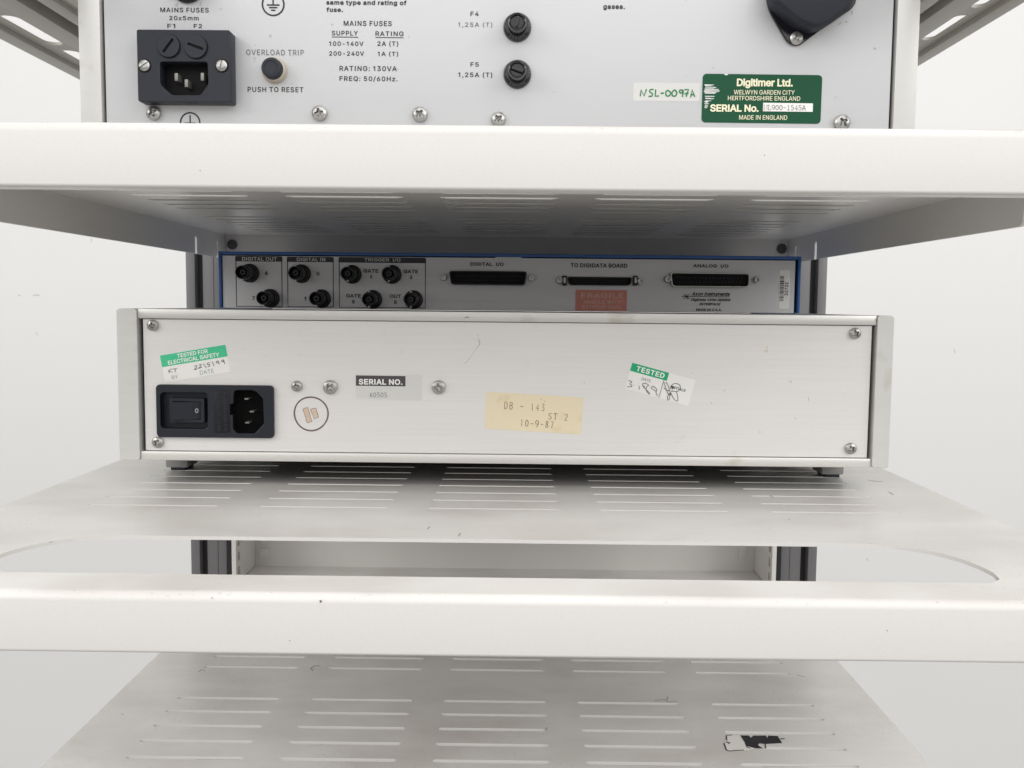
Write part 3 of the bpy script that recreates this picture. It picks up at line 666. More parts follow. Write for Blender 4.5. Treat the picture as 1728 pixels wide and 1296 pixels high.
M_beige = noisy(mat('beige_collar', srgb(172, 164, 149), 0.45), 60, 0.06)
M_base = mat('black_base_plate', (0.02, 0.02, 0.022), 0.5)
M_boltm = noisy(mat('dull_steel', srgb(96, 96, 100), 0.5, 0.5), 300, 0.2)
M_hole = mat('void_black', (0.004, 0.004, 0.004), 0.8, spec=0.1)

# ------------------------------------------------------------------ wall
wall = obj('wall', MB().box(-2.6, 2.6, 1.25, 1.35, -1.6, 2.0), M_wall, smooth=0)
wall['kind'] = 'structure'
wall['label'] = 'plain white painted wall behind the trolley'

# ------------------------------------------------------------------ trolley
XC, HW, T = -0.0037, 0.2572, 0.0017
XL, XR = XC - HW, XC + HW
YF = -0.203                       # face of the front lip
LIP = 0.0232
trolley = thing('equipment_trolley', (XC, 0.1, -0.9),
                'pale grey steel equipment trolley with slotted shelves and grey posts', 'trolley')
SLOT_L, SLOT_P, SLOT_W = 0.0689, 0.0899, 0.0031


def stadium(cx, cy, L, w, n=6):
    out = []
    for k in range(n + 1):
        a = math.radians(-90 + 180 * k / n)
        out.append((cx + L / 2 - w / 2 + w / 2 * math.cos(a), cy + w / 2 * math.sin(a)))
    for k in range(n + 1):
        a = math.radians(90 + 180 * k / n)
        out.append((cx - L / 2 + w / 2 + w / 2 * math.cos(a), cy + w / 2 * math.sin(a)))
    return out


def shelf(z, rows, yb, xc, notch, slot_w, burr=False):
    mb = MB()
    xl, xr = xc - HW, xc + HW
    rb = 0.0036                                   # bend radius of the front lip
    y0 = YF + rb
    loops = [[(xl, y0), (xr, y0), (xr, yb), (xl, yb)]]
    for y in rows:
        for c in range(5):
            loops.append(stadium(xc + (c - 2) * SLOT_P, y, SLOT_L, slot_w))
    # hand hold cut through the front of the shelf
    hx, ya, yc2 = 0.2065, -0.1178, -0.1790
    cut = []
    for k in range(13):
        a = math.radians(90 * k / 12)
        cut.append((xc + hx - 0.040 + 0.040 * math.cos(a) ** 0.9, ya - 0.046 + 0.046 * math.sin(a) ** 0.9))
    for k in range(13):
        a = math.radians(90 + 90 * k / 12)
        cut.append((xc - hx + 0.040 - 0.040 * abs(math.cos(a)) ** 0.9, ya - 0.046 + 0.046 * abs(math.sin(a)) ** 0.9))
    cut += [(xc - hx + 0.002, yc2 + 0.006), (xc - hx + 0.008, yc2), (xc + hx - 0.008, yc2), (xc + hx - 0.002, yc2 + 0.006)]
    loops.append(cut)
    mb.plate(loops, T, FZ(z - T))
    # front lip: sheet bent down over a radius, with a short return at the bottom
    pr = [(y0, z)]
    for k in range(1, 9):
        a = math.radians(90 * k / 8)
        pr.append((y0 - rb * math.sin(a), z - rb + rb * math.cos(a)))
    zb = z - LIP
    for k in range(0, 6):
        a = math.radians(90 * k / 5)
        pr.append((YF + 0.0013 - 0.0013 * math.cos(a), zb + 0.0013 - 0.0013 * math.sin(a)))
    pr += [(YF + 0.009, zb), (YF + 0.009, zb + T), (YF + T + 0.001, zb + T), (YF + T, zb + T + 0.001), (YF + T, z - rb)]
    for k in range(7, -1, -1):
        a = math.radians(90 * k / 8)
        pr.append((y0 - (rb - T) * math.sin(a), z - rb + (rb - T) * math.cos(a)))
    n = len(pr)
    vs = [(xl, y, q) for y, q in pr] + [(xr, y, q) for y, q in pr]
    fs = [(i, (i + 1) % n, (i + 1) % n + n, i + n) for i in range(n)]
    fs += [tuple(range(n)), tuple(range(n, 2 * n))[::-1]]
    mb.add(vs, fs)
    # side flanges with the open notches near the posts
    zt = z - T
    for sx, X in ((-1, xl), (1, xr - T)):
        ya2 = -0.079
        lp = [(ya2, zt), (ya2, zb + 0.003), (ya2 + 0.003, zb)]
        for yn in notch:
            w, hN = 0.0028, z - 0.0085
            lp += [(yn - w, zb), (yn - w, hN - w)]
            for k in range(1, 6):
                a = math.radians(180 - 180 * k / 6)
                lp.append((yn + w * math.cos(a), hN - w + w * math.sin(a)))
            lp += [(yn + w, hN - w), (yn + w, zb)]
        lp += [(yb, zb), (yb, zt)]
        mb.plate([lp], T, FX(X))
    mb.box(xl + T, xr - T, yb - T, yb, zb, zt)
    if burr:
        ls = []
        for y in rows:
            for c in range(5):
                x = xc + (c - 2) * SLOT_P
                ls.append([(x - SLOT_L / 2 + 0.003, y + slot_w / 2), (x + SLOT_L / 2 - 0.003, y + slot_w / 2)])
        mb.strokes(ls, 0.0008, FZ(zt), h=-0.0001, flat=1.0)
    return mb


R0, DR = -0.0525, 0.02105
rows_mid = [R0 + DR * k for k in range(7)] + [R0 + 6 * DR + 0.0552 + DR * k for k in range(7)]
rows_top = [-0.062, -0.0375, -0.013, 0.0118, 0.0366, 0.0614, 0.0860, 0.1450, 0.1680, 0.1910, 0.2140, 0.2370, 0.2600, 0.2830]
ZT, ZM, ZB = 0.1705, 0.0, -0.1588
rows_bot = [R0 - 0.02105] + rows_mid
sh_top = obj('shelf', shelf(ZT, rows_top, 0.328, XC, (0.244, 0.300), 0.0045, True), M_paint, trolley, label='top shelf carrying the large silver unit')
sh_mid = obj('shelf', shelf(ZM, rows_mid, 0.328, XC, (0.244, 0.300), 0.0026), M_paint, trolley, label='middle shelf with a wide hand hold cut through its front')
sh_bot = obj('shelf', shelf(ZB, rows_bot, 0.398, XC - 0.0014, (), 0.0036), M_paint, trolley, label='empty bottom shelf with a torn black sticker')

# bolts at the back corners of the top shelf
bolt = MB().lathe([(0.0046, 0), (0.0046, 0.0008), (0.0040, 0.0014), (0.0030, 0.0014), (0.0028, 0.0004)], Matrix.Rotation(math.pi / 2, 4, 'X'), 24)
b1 = obj('bolt', bolt, M_boltm, sh_top, loc=(XL + 0.0072, 0.3263, 0.1600))
copy_part(b1, (XR - 0.0072, 0.3263, 0.1606), sh_top)

# white lugs of the posts that hook into the shelf notches
for X in (XL - 0.0035, XR + 0.0005):
    hk = MB().box(X, X + 0.003, 0.2985, 0.3295, 0.150, 0.1615, 0.0006)
    obj('hook', hk, M_plate_w, trolley)

# posts: grey extrusions with a dark slot
PY = 0.33


def post(sign, xin, w):
    a = xin
    def X(d):
        return a + sign * d
    def bx(mb, d0, d1, y0, y1, bev=0.0006):
        x0, x1 = sorted((X(d0), X(d1)))
        mb.box(x0, x1, y0, y1, -0.95, 0.62, bev)
    mb = MB()
    bx(mb, 0.0045, 0.0232, PY + 0.005, PY + 0.040)           # body
    bx(mb, 0.0286, w, PY, PY + 0.040)                   # outer nose
    bx(mb, 0.0130, 0.0133, PY + 0.0044, PY + 0.0050, 0.0)
    p = obj('upright_post', mb, M_post, trolley)
    g = MB()
    bx(g, 0.0002, 0.0043, PY + 0.003, PY + 0.030, 0)
    bx(g, 0.0233, 0.0285, PY + 0.009, PY + 0.035, 0)
    obj('black_strip', g, M_groove, p)
    return p


post(-1, -0.2613, 0.0370)
post(1, 0.2528, 0.0368)

# white side plates and back panel of the lower bay
for sx in (-1, 1):
    X = -0.2605 if sx < 0 else 0.2484
    mb = MB()
    lp = [(PY + 0.002, ZB + 0.001), (0.3975, ZB + 0.001), (0.3975, -0.024), (PY + 0.002, -0.024)]
    hl = [rrect(PY + 0.008, PY + 0.0145, z0, z0 + 0.0085, 0.001, 2) for z0 in (-0.152, -0.138, -0.124, -0.110, -0.096, -0.082, -0.068)]
    mb.plate([lp] + hl, 0.0040, FX(X))
    obj('side_plate', mb, M_plate_w, trolley)
mb = MB()
lp = [(-0.262, ZB - 0.006), (0.257, ZB - 0.006), (0.257, 0.010), (-0.262, 0.010)]
mb.plate([lp], 0.0015, FY(0.3995))
bp_ = obj('back_panel', mb, M_plate_w, trolley)
for x0, x1, y0, y1 in ((437, 454, 925.5, 940.5), (437, 452, 912, 919), (1246, 1259, 922, 944)):
    a, b, c, d = boxY(x0, x1, y0, y1, 0.397)
    obj('raised_tab', MB().box(a, b, 0.3960, 0.3982, c, d, 0.0005), M_plate_w, bp_)

# slotted side rails carried by the posts, above the big unit
def rail(sign, xs, zr, name, slots, slots2):
    y0, y1 = -0.16, 0.45
    mb = MB()
    def X(a, b):
        return tuple(sorted((a, b)))
    (o0, o1, f0, g0, g1, i0, i1) = xs
    a, b = X(o0, o1)
    mb.box(a, b, y0, y1, zr, zr + 0.0065, 0.0008)            # outer lip
    a, b = X(o1, f0)
    lp = [(a, y0), (b, y0), (b, y1), (a, y1)]
    hs = []
    c = (a + b) / 2 - sign * -0.0005
    for (s0, s1) in slots:
        w = (b - a) * 0.50
        hs.append([(p[0], p[1]) for p in [(q[1] + c, q[0]) for q in stadium((s0 + s1) / 2, 0, s1 - s0, w)]][::-1])
    mb.plate([lp] + hs, 0.0022, FZ(zr + 0.0040))
    a, b = X(f0, g0)
    mb.box(a, b, y0, y1, zr + 0.0005, zr + 0.034, 0.0006)
    a, b = X(g1, i0)
    mb.box(a, b, y0, y1, zr + 0.0005, zr + 0.034, 0.0006)
    a, b = X(i0, i1)
    lp = [(a, y0), (b, y0), (b, y1), (a, y1)]
    hs = []
    for (s0, s1) in slots2:
        w = (b - a) * 0.48
        hs.append([(q[1] + (a + b) / 2, q[0]) for q in stadium((s0 + s1) / 2, 0, s1 - s0, w)][::-1])
    mb.plate([lp] + hs, 0.0022, FZ(zr + 0.0040))
    a, b = X(g0, g1)
    r = obj('side_rail', mb, M_rail, trolley)
    obj('black_groove', MB().box(a, b, y0 + 0.001, y1 - 0.001, zr + 0.010, zr + 0.028), M_groove, r)
    return r


def rx(px, py, z):
    return onZ(px, py, z).x


ZR = 0.300
xsl = [rx(130, q, ZR) for q in (133, 119, 86, 64, 45, 29, 4)]
s1 = onZ(68, 76, ZR + 0.004).y
s2 = onZ(92, 85, ZR + 0.004).y
gap = s2 - s1
L_ = 0.075
sl = [(s1 - L_ - (L_ + gap) * k, s1 - (L_ + gap) * k) for k in range(0, 4)] + [(s2 + (L_ + gap) * k, s2 + L_ + (L_ + gap) * k) for k in range(0, 3)]
sl = [(max(a, -0.15), min(b, 0.44)) for a, b in sl if b > -0.14 and a < 0.42]
t1 = onZ(109, 14, ZR + 0.004).y
sl2 = [(t1 - L_ - (L_ + gap) * k, t1 - (L_ + gap) * k) for k in range(-4, 4)]
sl2 = [(max(a, -0.15), min(b, 0.44)) for a, b in sl2 if b > -0.14 and a < 0.42]
rail(-1, xsl, ZR, 'side_rail', sl, sl2)
xsr = [rx(1550, q, ZR) for q in (112, 98, 70, 44, 28, 9, -10)]
r0, r1 = onZ(1648, 26, ZR + 0.004).y, onZ(1586, 68, ZR + 0.004).y
r0, r1 = min(r0, r1), max(r0, r1)
p0 = onZ(1567, 78, ZR + 0.004).y
per = (p0 - r0)
sr = [(r0 + per * k, r1 + per * k) for k in range(-5, 6)]
sr = [(max(a, -0.15), min(b, 0.44)) for a, b in sr if b > -0.14 and a < 0.42]
rail(1, xsr, ZR, 'side_rail', sr, [(a + 0.01, b + 0.01) for a, b in sr if b < 0.42])

# torn black sticker and tape marks on the bottom shelf
def bt(pts, ox, oy, sc):
    return [tuple(onZ(ox + x / sc, oy + y / sc, ZB).xy) for x, y in pts]


blk = [(340, 148), (440, 150), (462, 178), (495, 150), (640, 150), (655, 182), (668, 150), (775, 155), (828, 236), (640, 246), (560, 240),
       (540, 270), (600, 298), (500, 296), (420, 270), (375, 200)]
tear = [(175, 150), (335, 145), (372, 205), (410, 270), (520, 300), (420, 318), (215, 330), (180, 320), (150, 240), (205, 235)]
ts = obj('torn_sticker', MB().plate([bt(blk, 1200, 1220, 6.912)], 0.00012, FZ(ZB + 0.0001)), M_gloss, sh_bot, smooth=0, label='torn black sticker')
obj('paper_backing', MB().plate([bt(tear, 1200, 1220, 6.912)], 0.0001, FZ(ZB + 0.00005)), M_plate_w, ts, smooth=0)
edge = [[(150, 240), (180, 320), (215, 330), (300, 322), (380, 318)], [(175, 225), (205, 235), (222, 228), (205, 245)], [(180, 200), (178, 150), (240, 143)], [(600, 240), (632, 246), (634, 300)], [(540, 262), (570, 285), (600, 298)], [(805, 190), (858, 184)], [(400, 240), (420, 285), (460, 300)]]
obj('torn_edge', MB().strokes([bt(l, 1200, 1220, 6.912) for l in edge], 0.0009, FZ(ZB), h=0.0002), M_gloss, ts)
smudge = [(1169, 1251), (1178, 1250), (1192, 1280), (1178, 1283)]
M_smudge = noisy(mat('sticky_grime', (0.30, 0.28, 0.25), 0.6), 500, 0.4)
marks = [[(335, 1134), (340, 1130), (346, 1132)], [(528, 1132), (524, 1128), (530, 1124), (540, 1123)], [(1105, 1183), (1120, 1180), (1128, 1185), (1142, 1184)],
         [(1345, 1139), (1352, 1141), (1358, 1142)], [(1125, 1181), (1127, 1176)], [(205, 1205), (208, 1206)], [(920, 1233), (923, 1228)]]
for l in marks:
    obj('scuff_mark', MB().strokes([[tuple(onZ(x, y, ZB).xy) for x, y in l]], 0.0008, FZ(ZB), h=0.0001), M_smudge, sh_bot)
marks = [[(385, 811), (395, 813), (412, 812)], [(1305, 780 + 2), (1308, 782)], [(1300, 835 + 1), (1305, 840)], [(722, 893), (725, 889)], [(774, 905), (777, 900)],
         [(1500, 830), (1508, 835)], [(1465, 810), (1475, 812), (1490, 813)], [(1330, 876), (1333, 877)], [(84, 916), (88, 914)]]
for l in marks:
    obj('scuff_mark', MB().strokes([[tuple(onZ(x, y, ZM).xy) for x, y in l]], 0.0006, FZ(ZM), h=0.0001), M_smudge, sh_mid)

M_chip = noisy(mat('bare_chip', (0.20, 0.15, 0.10), 0.6), 800, 0.4)
for x, y, r, sh in ((541, 1014.5, 2.0, sh_mid), (1497, 1064, 1.0, sh_mid), (489, 1081, 0.9, sh_mid), (358, 1009, 1.0, sh_mid), (338, 288, 0.9, sh_top), (1290, 262, 0.8, sh_top)):
    p = onY(x, y, YF)
    q = r * 0.35 / F
    pts = [(p.x + q * (1 + 0.3 * math.sin(2.3 * k + x)) * math.cos(2 * math.pi * k / 9), p.z + q * (1.2 + 0.3 * math.cos(1.7 * k)) * math.sin(2 * math.pi * k / 9)) for k in range(9)]
    obj('paint_chip', MB().plate([pts], 0.00003, FY(YF) @ Matrix.Translation((0, 0, 0.00003))), M_chip, sh, smooth=0)
M_wmark = noisy(mat('wall_scuff', (0.58, 0.575, 0.565), 0.8, spec=0.2), 60, 0.06)
for ln, w in (([(30, 499), (35, 498.5)], 0.0018), ([(56, 499), (62, 497), (67, 499)], 0.0022), ([(154, 402), (154.5, 408)], 0.0016), ([(1463, 942), (1464, 946)], 0.0022), ([(1610, 588), (1612, 596)], 0.0016), ([(60, 560), (64, 566)], 0.0014)):
    obj('scuff_mark', MB().strokes([polyY(ln, 1.25)], w, FY(1.25), h=0.0002), M_wmark, wall)

# ------------------------------------------------------------------ big unit on the top shelf
YA = 0.0
XA0, XA1 = -0.2397, 0.2294
PA0, PA1 = -0.2262, 0.2156
A = thing('power_unit', ((XA0 + XA1) / 2, 0.15, ZT),
          'large silver electronics unit with green serial plate and mains inlet, on the top shelf', 'electronics unit')
ZA0, ZA1 = ZT + 0.010, 0.372
mb = MB().box(XA0 + 0.002, XA1 - 0.002, 0.004, 0.31, ZA0 + 0.002, ZA1 - 0.002)
obj('case', mb, M_extr, A)
for x0, x1 in ((XA0, PA0 - 0.0012), (PA1 + 0.0012, XA1)):
    obj('frame_strip', MB().box(x0, x1, -0.0015, 0.310, ZA0, ZA1, 0.0008), M_extr, A)
for zz in ((ZA0, ZA0 + 0.012), (ZA1 - 0.012, ZA1)):
    obj('frame_rail', MB().box(PA0 - 0.001, PA1 + 0.001, -0.0005, 0.01, *zz, 0.0006), M_extr_h, A)
obj('shadow_gap', MB().box(PA0 - 0.0011, PA1 + 0.0011, 0.0032, 0.0038, ZA0 + 0.012, ZA1 - 0.012), M_hole, A)
panA = obj('rear_panel', MB().box(PA0 + 0.0006, PA1 - 0.0006, 0, 0.0030, ZA0 + 0.0125, ZA1 - 0.0125, 0.0003), M_alu2, A)
for X in (XA0 + 0.05, XA1 - 0.05):
    for Y in (0.04, 0.27):
        obj('foot', MB().lathe([(0.010, 0), (0.011, 0.001), (0.0115, 0.010)], Matrix.Translation((X, Y, ZT)), 24), M_rubber, A)
FA = FY(YA)


def printed(mb, items, Y, bold=0.012, spacing=1.12, **kw):
    for st, x0, x1, y0, y1 in items:
        X0, X1, Z0, Z1 = boxY(x0, x1, y0, y1, Y)
        mb.text(st, X0, X1, Z0, Z1, FY(Y), bold=bold, spacing=spacing, **kw)
    return mb


tx = MB()
printed(tx, [('MAINS FUSES', 270.6, 352.3, 13, 21), ('20x5mm', 285.8, 335.3, 27, 34.3), ('F1', 282.5, 295.8, 40.3, 47.3), ('F2', 327, 341, 40.5, 47.5),
             ('PUSH TO RESET', 418, 512, 146.8, 155.6), ('MAINS FUSES', 580, 661, 35.3, 44), ('SUPPLY', 560, 604, 52, 60), ('RATING', 633.7, 681, 53, 61),
             ('100-140V', 555.6, 613.5, 70, 77.6), ('2A (T)', 637, 672, 69.5, 79), ('200-240V', 555.6, 614.4, 86.6, 94.2), ('1A (T)', 637.5, 672, 87, 96),
             ('RATING: 130VA', 573, 669.6, 111.5, 120), ('FREQ: 50/60Hz.', 573, 671, 128.7, 138), ('F4', 794, 808, 19.7, 27.2),
             ('F5', 794, 808, 105.3, 112.6), ('1,25A (T)', 773.4, 830.7, 122, 132)], YA)
printed(tx, [('same type and rating of', 550.6, 686, 0.5, 10.4), ('fuse.', 551, 578.8, 12.5, 20.3), ('gases.', 1018, 1054.5, 9, 17.4)], YA, bold=0.028, spacing=1.1)
def bar(mb, x0, x1, y, w, Y):
    p, q = uvY(x0, y, Y), uvY(x1, y + (x1 - x0) * 0.0105, Y)
    mb.strokes([[p, q]], w, FY(Y))
bar(tx, 560, 604.5, 62.4, 0.0004, YA)
bar(tx, 633.7, 681, 63.3, 0.0004, YA)


def earth(mb, x, y, r):
    c = onY(x, y, YA)
    R = abs(onY(x + r, y, YA).x - c.x)
    mb.plate([[(c.x + R * math.cos(2 * math.pi * k / 40), c.z + R * math.sin(2 * math.pi * k / 40)) for k in range(40)],
              [(c.x + R * 0.86 * math.cos(2 * math.pi * k / 40), c.z + R * 0.86 * math.sin(2 * math.pi * k / 40)) for k in range(40)]], 0.00005, FA @ Matrix.Translation((0, 0, 0.0001)))
    w = R * 0.12
    mb.strokes([[(c.x, c.z + R * 0.7), (c.x, c.z - 0.0 * R)], [(c.x - 0.55 * R, c.z - 0.05 * R), (c.x + 0.55 * R, c.z - 0.05 * R)],
                [(c.x - 0.36 * R, c.z - 0.27 * R), (c.x + 0.36 * R, c.z - 0.27 * R)], [(c.x - 0.18 * R, c.z - 0.49 * R), (c.x + 0.18 * R, c.z - 0.49 * R)]], w, FA)


earth(tx, 461, 7.5, 19.5)
earth(tx, 321, 207, 17.5)
obj('lettering', tx, M_ink, panA, smooth=0)
tg = printed(MB(), [('OVERLOAD TRIP', 415.8, 512.7, 83.8, 93.4), ('1,25A (T)', 773.4, 830.7, 37.6, 47.2)], YA, bold=0.004)
obj('faded_lettering', tg, M_ink_grey, panA, smooth=0)
for l_ in ([(1275, 135), (1285, 150), (1272, 180)], [(1120, 300), (1150, 270), (1140, 285)], [(1200, 262), (1220, 268)], [(1550, 580), (1565, 600)]):
    obj('scuff_mark', MB().strokes(hand([l_], 1260, 0, 7.2, YA), 0.0005, FA), M_smudge, panA)


# mains inlet block
PXB = -0.0100
ib = onY(231, 50, PXB), onY(388, 172, PXB)
X0, X1, Z0, Z1 = boxY(231.5, 389, 50, 172, PXB)
cav = rpoly(polyY([(270, 104), (350, 104.5), (351.5, 142), (338, 160.5), (290, 160.5), (270.5, 143)], PXB), 0.0016)
mb = MB().plate([rrect(X0, X1, Z0, Z1, 0.0012), cav], -PXB - 0.0002, FY(-0.0002), bevel=0.0004)
inlet = obj('mains_inlet', mb, M_black, A)
mb = MB()
n = len(cav)
obj('cavity_floor', MB().plate([[(X0 + 0.004, Z0 + 0.002), (X1 - 0.004, Z0 + 0.002), (X1 - 0.004, Z1 - 0.002), (X0 + 0.004, Z1 - 0.002)]], 0.0004, FY(-0.0002)), M_dark, inlet)
for x, y in ((297.5, 130), (314.5, 140.5), (341.5, 129.5)):
    p = onY(x, y, -0.008)
    obj('contact_pin', MB().box(p.x - 0.0009, p.x + 0.0009, -0.0082, -0.0005, p.z - 0.0021, p.z + 0.0021, 0.0002), M_pin, inlet)
for i, (x, y, ang) in enumerate(((285, 78, 52), (331, 79.5, -20))):
    p = onY(x, y, PXB)
    r = abs(onY(x + 19, y, PXB).x - p.x)
    mb = MB()
    a = math.radians(ang)
    R2 = Matrix.Translation((p.x, PXB, p.z)) @ Matrix.Rotation(math.pi / 2, 4, 'X')
    circ = [(r * math.cos(2 * math.pi * k / 40), r * math.sin(2 * math.pi * k / 40)) for k in range(40)]
    sl_ = [(q[0] * math.cos(a) - q[1] * math.sin(a), q[0] * math.sin(a) + q[1] * math.cos(a)) for q in rrect(-r * 0.72, r * 0.72, -r * 0.11, r * 0.11, r * 0.05, 2)]
    mb.plate([circ, sl_], 0.0012, R2 @ Matrix.Translation((0, 0, 0.0002)), bevel=0.0002)
    fc = obj('fuse_cap', mb, M_black, inlet)
    ring = [(r * 1.05 * math.cos(2 * math.pi * k / 40), r * 1.05 * math.sin(2 * math.pi * k / 40)) for k in range(40)]
    obj('seat_ring', MB().plate([ring], 0.0003, R2 @ Matrix.Translation((0, 0, 0.00005))), M_dark, inlet)
for x, y, a in ((244, 111, 0.6), (374.5, 111, 1.35)):
    p = onY(x, y, PXB)
    obj('screw', screw_mb(0.0030, 0.0016, 'slot', a), M_steel, inlet, loc=p)
    obj('screw_recess', MB().lathe([(0.0038, 0), (0.0037, 0.0002)], Matrix.Translation((p.x, PXB, p.z)) @ Matrix.Rotation(math.pi / 2, 4, 'X'), 32), M_dark, inlet)

# screws along the lower edge
for x, y, r, a in ((257, 190, 11.5, .5), (538, 190, 12.5, .2), (708, 192, 12.5, .9), (841, 200.5, 12, .75), (1423, 206, 13, .6)):
    p = onY(x, y, -0.003)
    R = r * 0.541 / F
    obj('screw', screw_mb(R, 0.0034, 'cross', a), M_steel, A, loc=(p.x, -0.0001, p.z))

# overload reset button
p = onY(464, 120, 0)
rr = 20.5 * 0.544 / F
MR = Matrix.Translation((p.x, 0, p.z)) @ Matrix.Rotation(math.pi / 2, 4, 'X')
rb_ = obj('reset_button', MB().lathe([(rr * 0.6, 0.0040), (rr * 0.84, 0.0044), (rr * 0.93, 0.0040), (rr * 1.0, 0.0022), (rr * 1.02, 0)][::-1], MR, 48), M_beige, A)
obj('button', MB().lathe([(rr * 0.82, 0.004), (rr * 0.80, 0.0078), (rr * 0.73, 0.0088), (rr * 0.55, 0.0090), (rr * 0.5, 0.0086), (rr * 0.2, 0.0085), (0.0001, 0.0085)], MR, 48), M_rubber, rb_)

# panel fuse holders
def fuse_holder(x, y, r, slot_ang, lab=None, words=True):
    p = onY(x, y, 0)
    R = r * 0.544 / F
    Mh = Matrix.Translation((p.x, 0, p.z)) @ Matrix.Rotation(math.pi / 2, 4, 'X')
    f = obj('fuse_holder', MB().lathe([(R, 0), (R, 0.0018), (R * 0.93, 0.0030), (R * 0.72, 0.0036), (R * 0.66, 0.0036), (R * 0.66, 0.0025)], Mh, 48), M_gloss, A, label=lab)
    obj('cap', MB().lathe([(R * 0.65, 0.002), (R * 0.64, 0.0105), (R * 0.60, 0.0122), (R * 0.52, 0.0126), (R * 0.47, 0.0122), (R * 0.45, 0.0100), (R * 0.15, 0.0098), (0.0001, 0.0098)], Mh, 48), M_gloss, f)
    a = slot_ang
    obj('cap_bar', MB().box(-R * 0.44, R * 0.44, -R * 0.10, R * 0.10, 0.0095, 0.0116, 0.0003, M=Mh @ Matrix.Rotation(a, 4, 'Z')), M_gloss, f)
    tk = MB()
    for ang in (0.05, 0.2, math.pi + 0.05, math.pi + 0.2):
        tk.strokes([[(p.x + R * 0.78 * math.cos(ang), p.z + R * 0.78 * math.sin(ang)), (p.x + R * 0.88 * math.cos(ang), p.z + R * 0.88 * math.sin(ang))]], 0.0003, FY(-0.0033))
    if words:
        for k, ch in enumerate('20x5mm'):
            ang = math.radians(-62 - k * 11) if False else math.radians(-125 + k * 14)
            Mt = FY(-0.0034) @ Matrix.Translation((p.x + R * 0.83 * math.cos(ang), p.z + R * 0.83 * math.sin(ang), 0)) @ Matrix.Rotation(ang + math.pi / 2, 4, 'Z')
            tk.text(ch, -0.0005, 0.0005, -0.0006, 0.0006, Mt, h=0.0001)
    obj('raised_mark', tk, M_ink_grey, f, smooth=0)
    return f


fuse_holder(873, 47, 23, math.radians(80))
fuse_holder(873, 126, 23, math.radians(-20))
fuse_holder(316, -26, 30, 0, words=False)

# capped connector with a diamond flange, upper right
mb = MB().plate([rpoly(polyY([(1290, -10), (1296, 20), (1328, 74), (1346, 80), (1372, 60), (1442, 12), (1446, -20), (1410, -80), (1320, -80)], 0), 0.004)], 0.0018, FY(0 - 0.0001), bevel=0.0004)
cc = obj('capped_connector', mb, M_gloss, A)
body = rpoly(polyY([(1308, -20), (1310, 0), (1352, 34), (1378, 44), (1396, 38), (1434, 12), (1441, -2), (1430, -75), (1330, -75)], -0.016), 0.003)
mb = MB()
def loft(mb, loop, levels, cx, cz):
    n = len(loop)
    vs = []
    for (sc, y) in levels:
        for a, b in loop:
            vs.append((cx + (a - cx) * sc, y, cz + (b - cz) * sc))
    fs = []
    for i in range(len(levels) - 1):
        for k in range(n):
            p0, p1 = i * n + k, i * n + (k + 1) % n
            fs.append((p0, p1, p1 + n, p0 + n))
    fs.append(tuple((len(levels) - 1) * n + k for k in range(n)))
    return mb.add(vs, fs)
cx = sum(q[0] for q in body) / len(body)
cz = sum(q[1] for q in body) / len(body)
loft(mb, body, [(1.04, -0.0015), (1.02, -0.0105), (1.06, -0.011), (1.06, -0.0128), (1.0, -0.0150), (0.96, -0.0162), (0.90, -0.0166)], cx, cz)
obj('dust_cap', mb, M_rubber, cc)
p = onY(1343.5, 65, -0.002)
obj('screw', screw_mb(10.5 * 0.54 / F, 0.0022, 'cross', 0.4), M_steel, cc, loc=(p.x, -0.0018, p.z))

# green serial plate
Fg, w, h = frame_from((1186, 124.5), (1387.5, 127), (1183.5, 206.6), YA)
gp = obj('serial_plate', MB().plate([rrect(0, w, 0, h, 0.0022)], 0.0003, Fg), M_green, A, smooth=0, label='green serial number plate')
gt = MB()
def ft(mb, M, items, W_, H_, tl, sc, o, **kw):
    pass
gt = printed(MB(), [('WELWYN GARDEN CITY', 1238, 1340.5, 152.3, 160), ('HERTFORDSHIRE ENGLAND', 1228, 1350, 162.4, 170), ('MADE IN ENGLAND', 1247, 1328, 194.6, 202.4)], YA, bold=0.006, spacing=1.0, h=0.0005)
printed(gt, [('Digitimer Ltd.', 1243, 1337.5, 133, 149.5), ('SERIAL No.', 1198, 1280, 176.5, 189)], YA, bold=0.03, spacing=0.98, h=0.0005)
obj('lettering', gt, M_cream, gp, smooth=0)
ws = MB().plate([polyY([(1287.5, 173.6), (1371.5, 174.8), (1371, 189), (1287, 188)], YA)], 0.00008, FA @ Matrix.Translation((0, 0, 0.0004)))
obj('number_strip', ws, M_paper, gp, smooth=0)
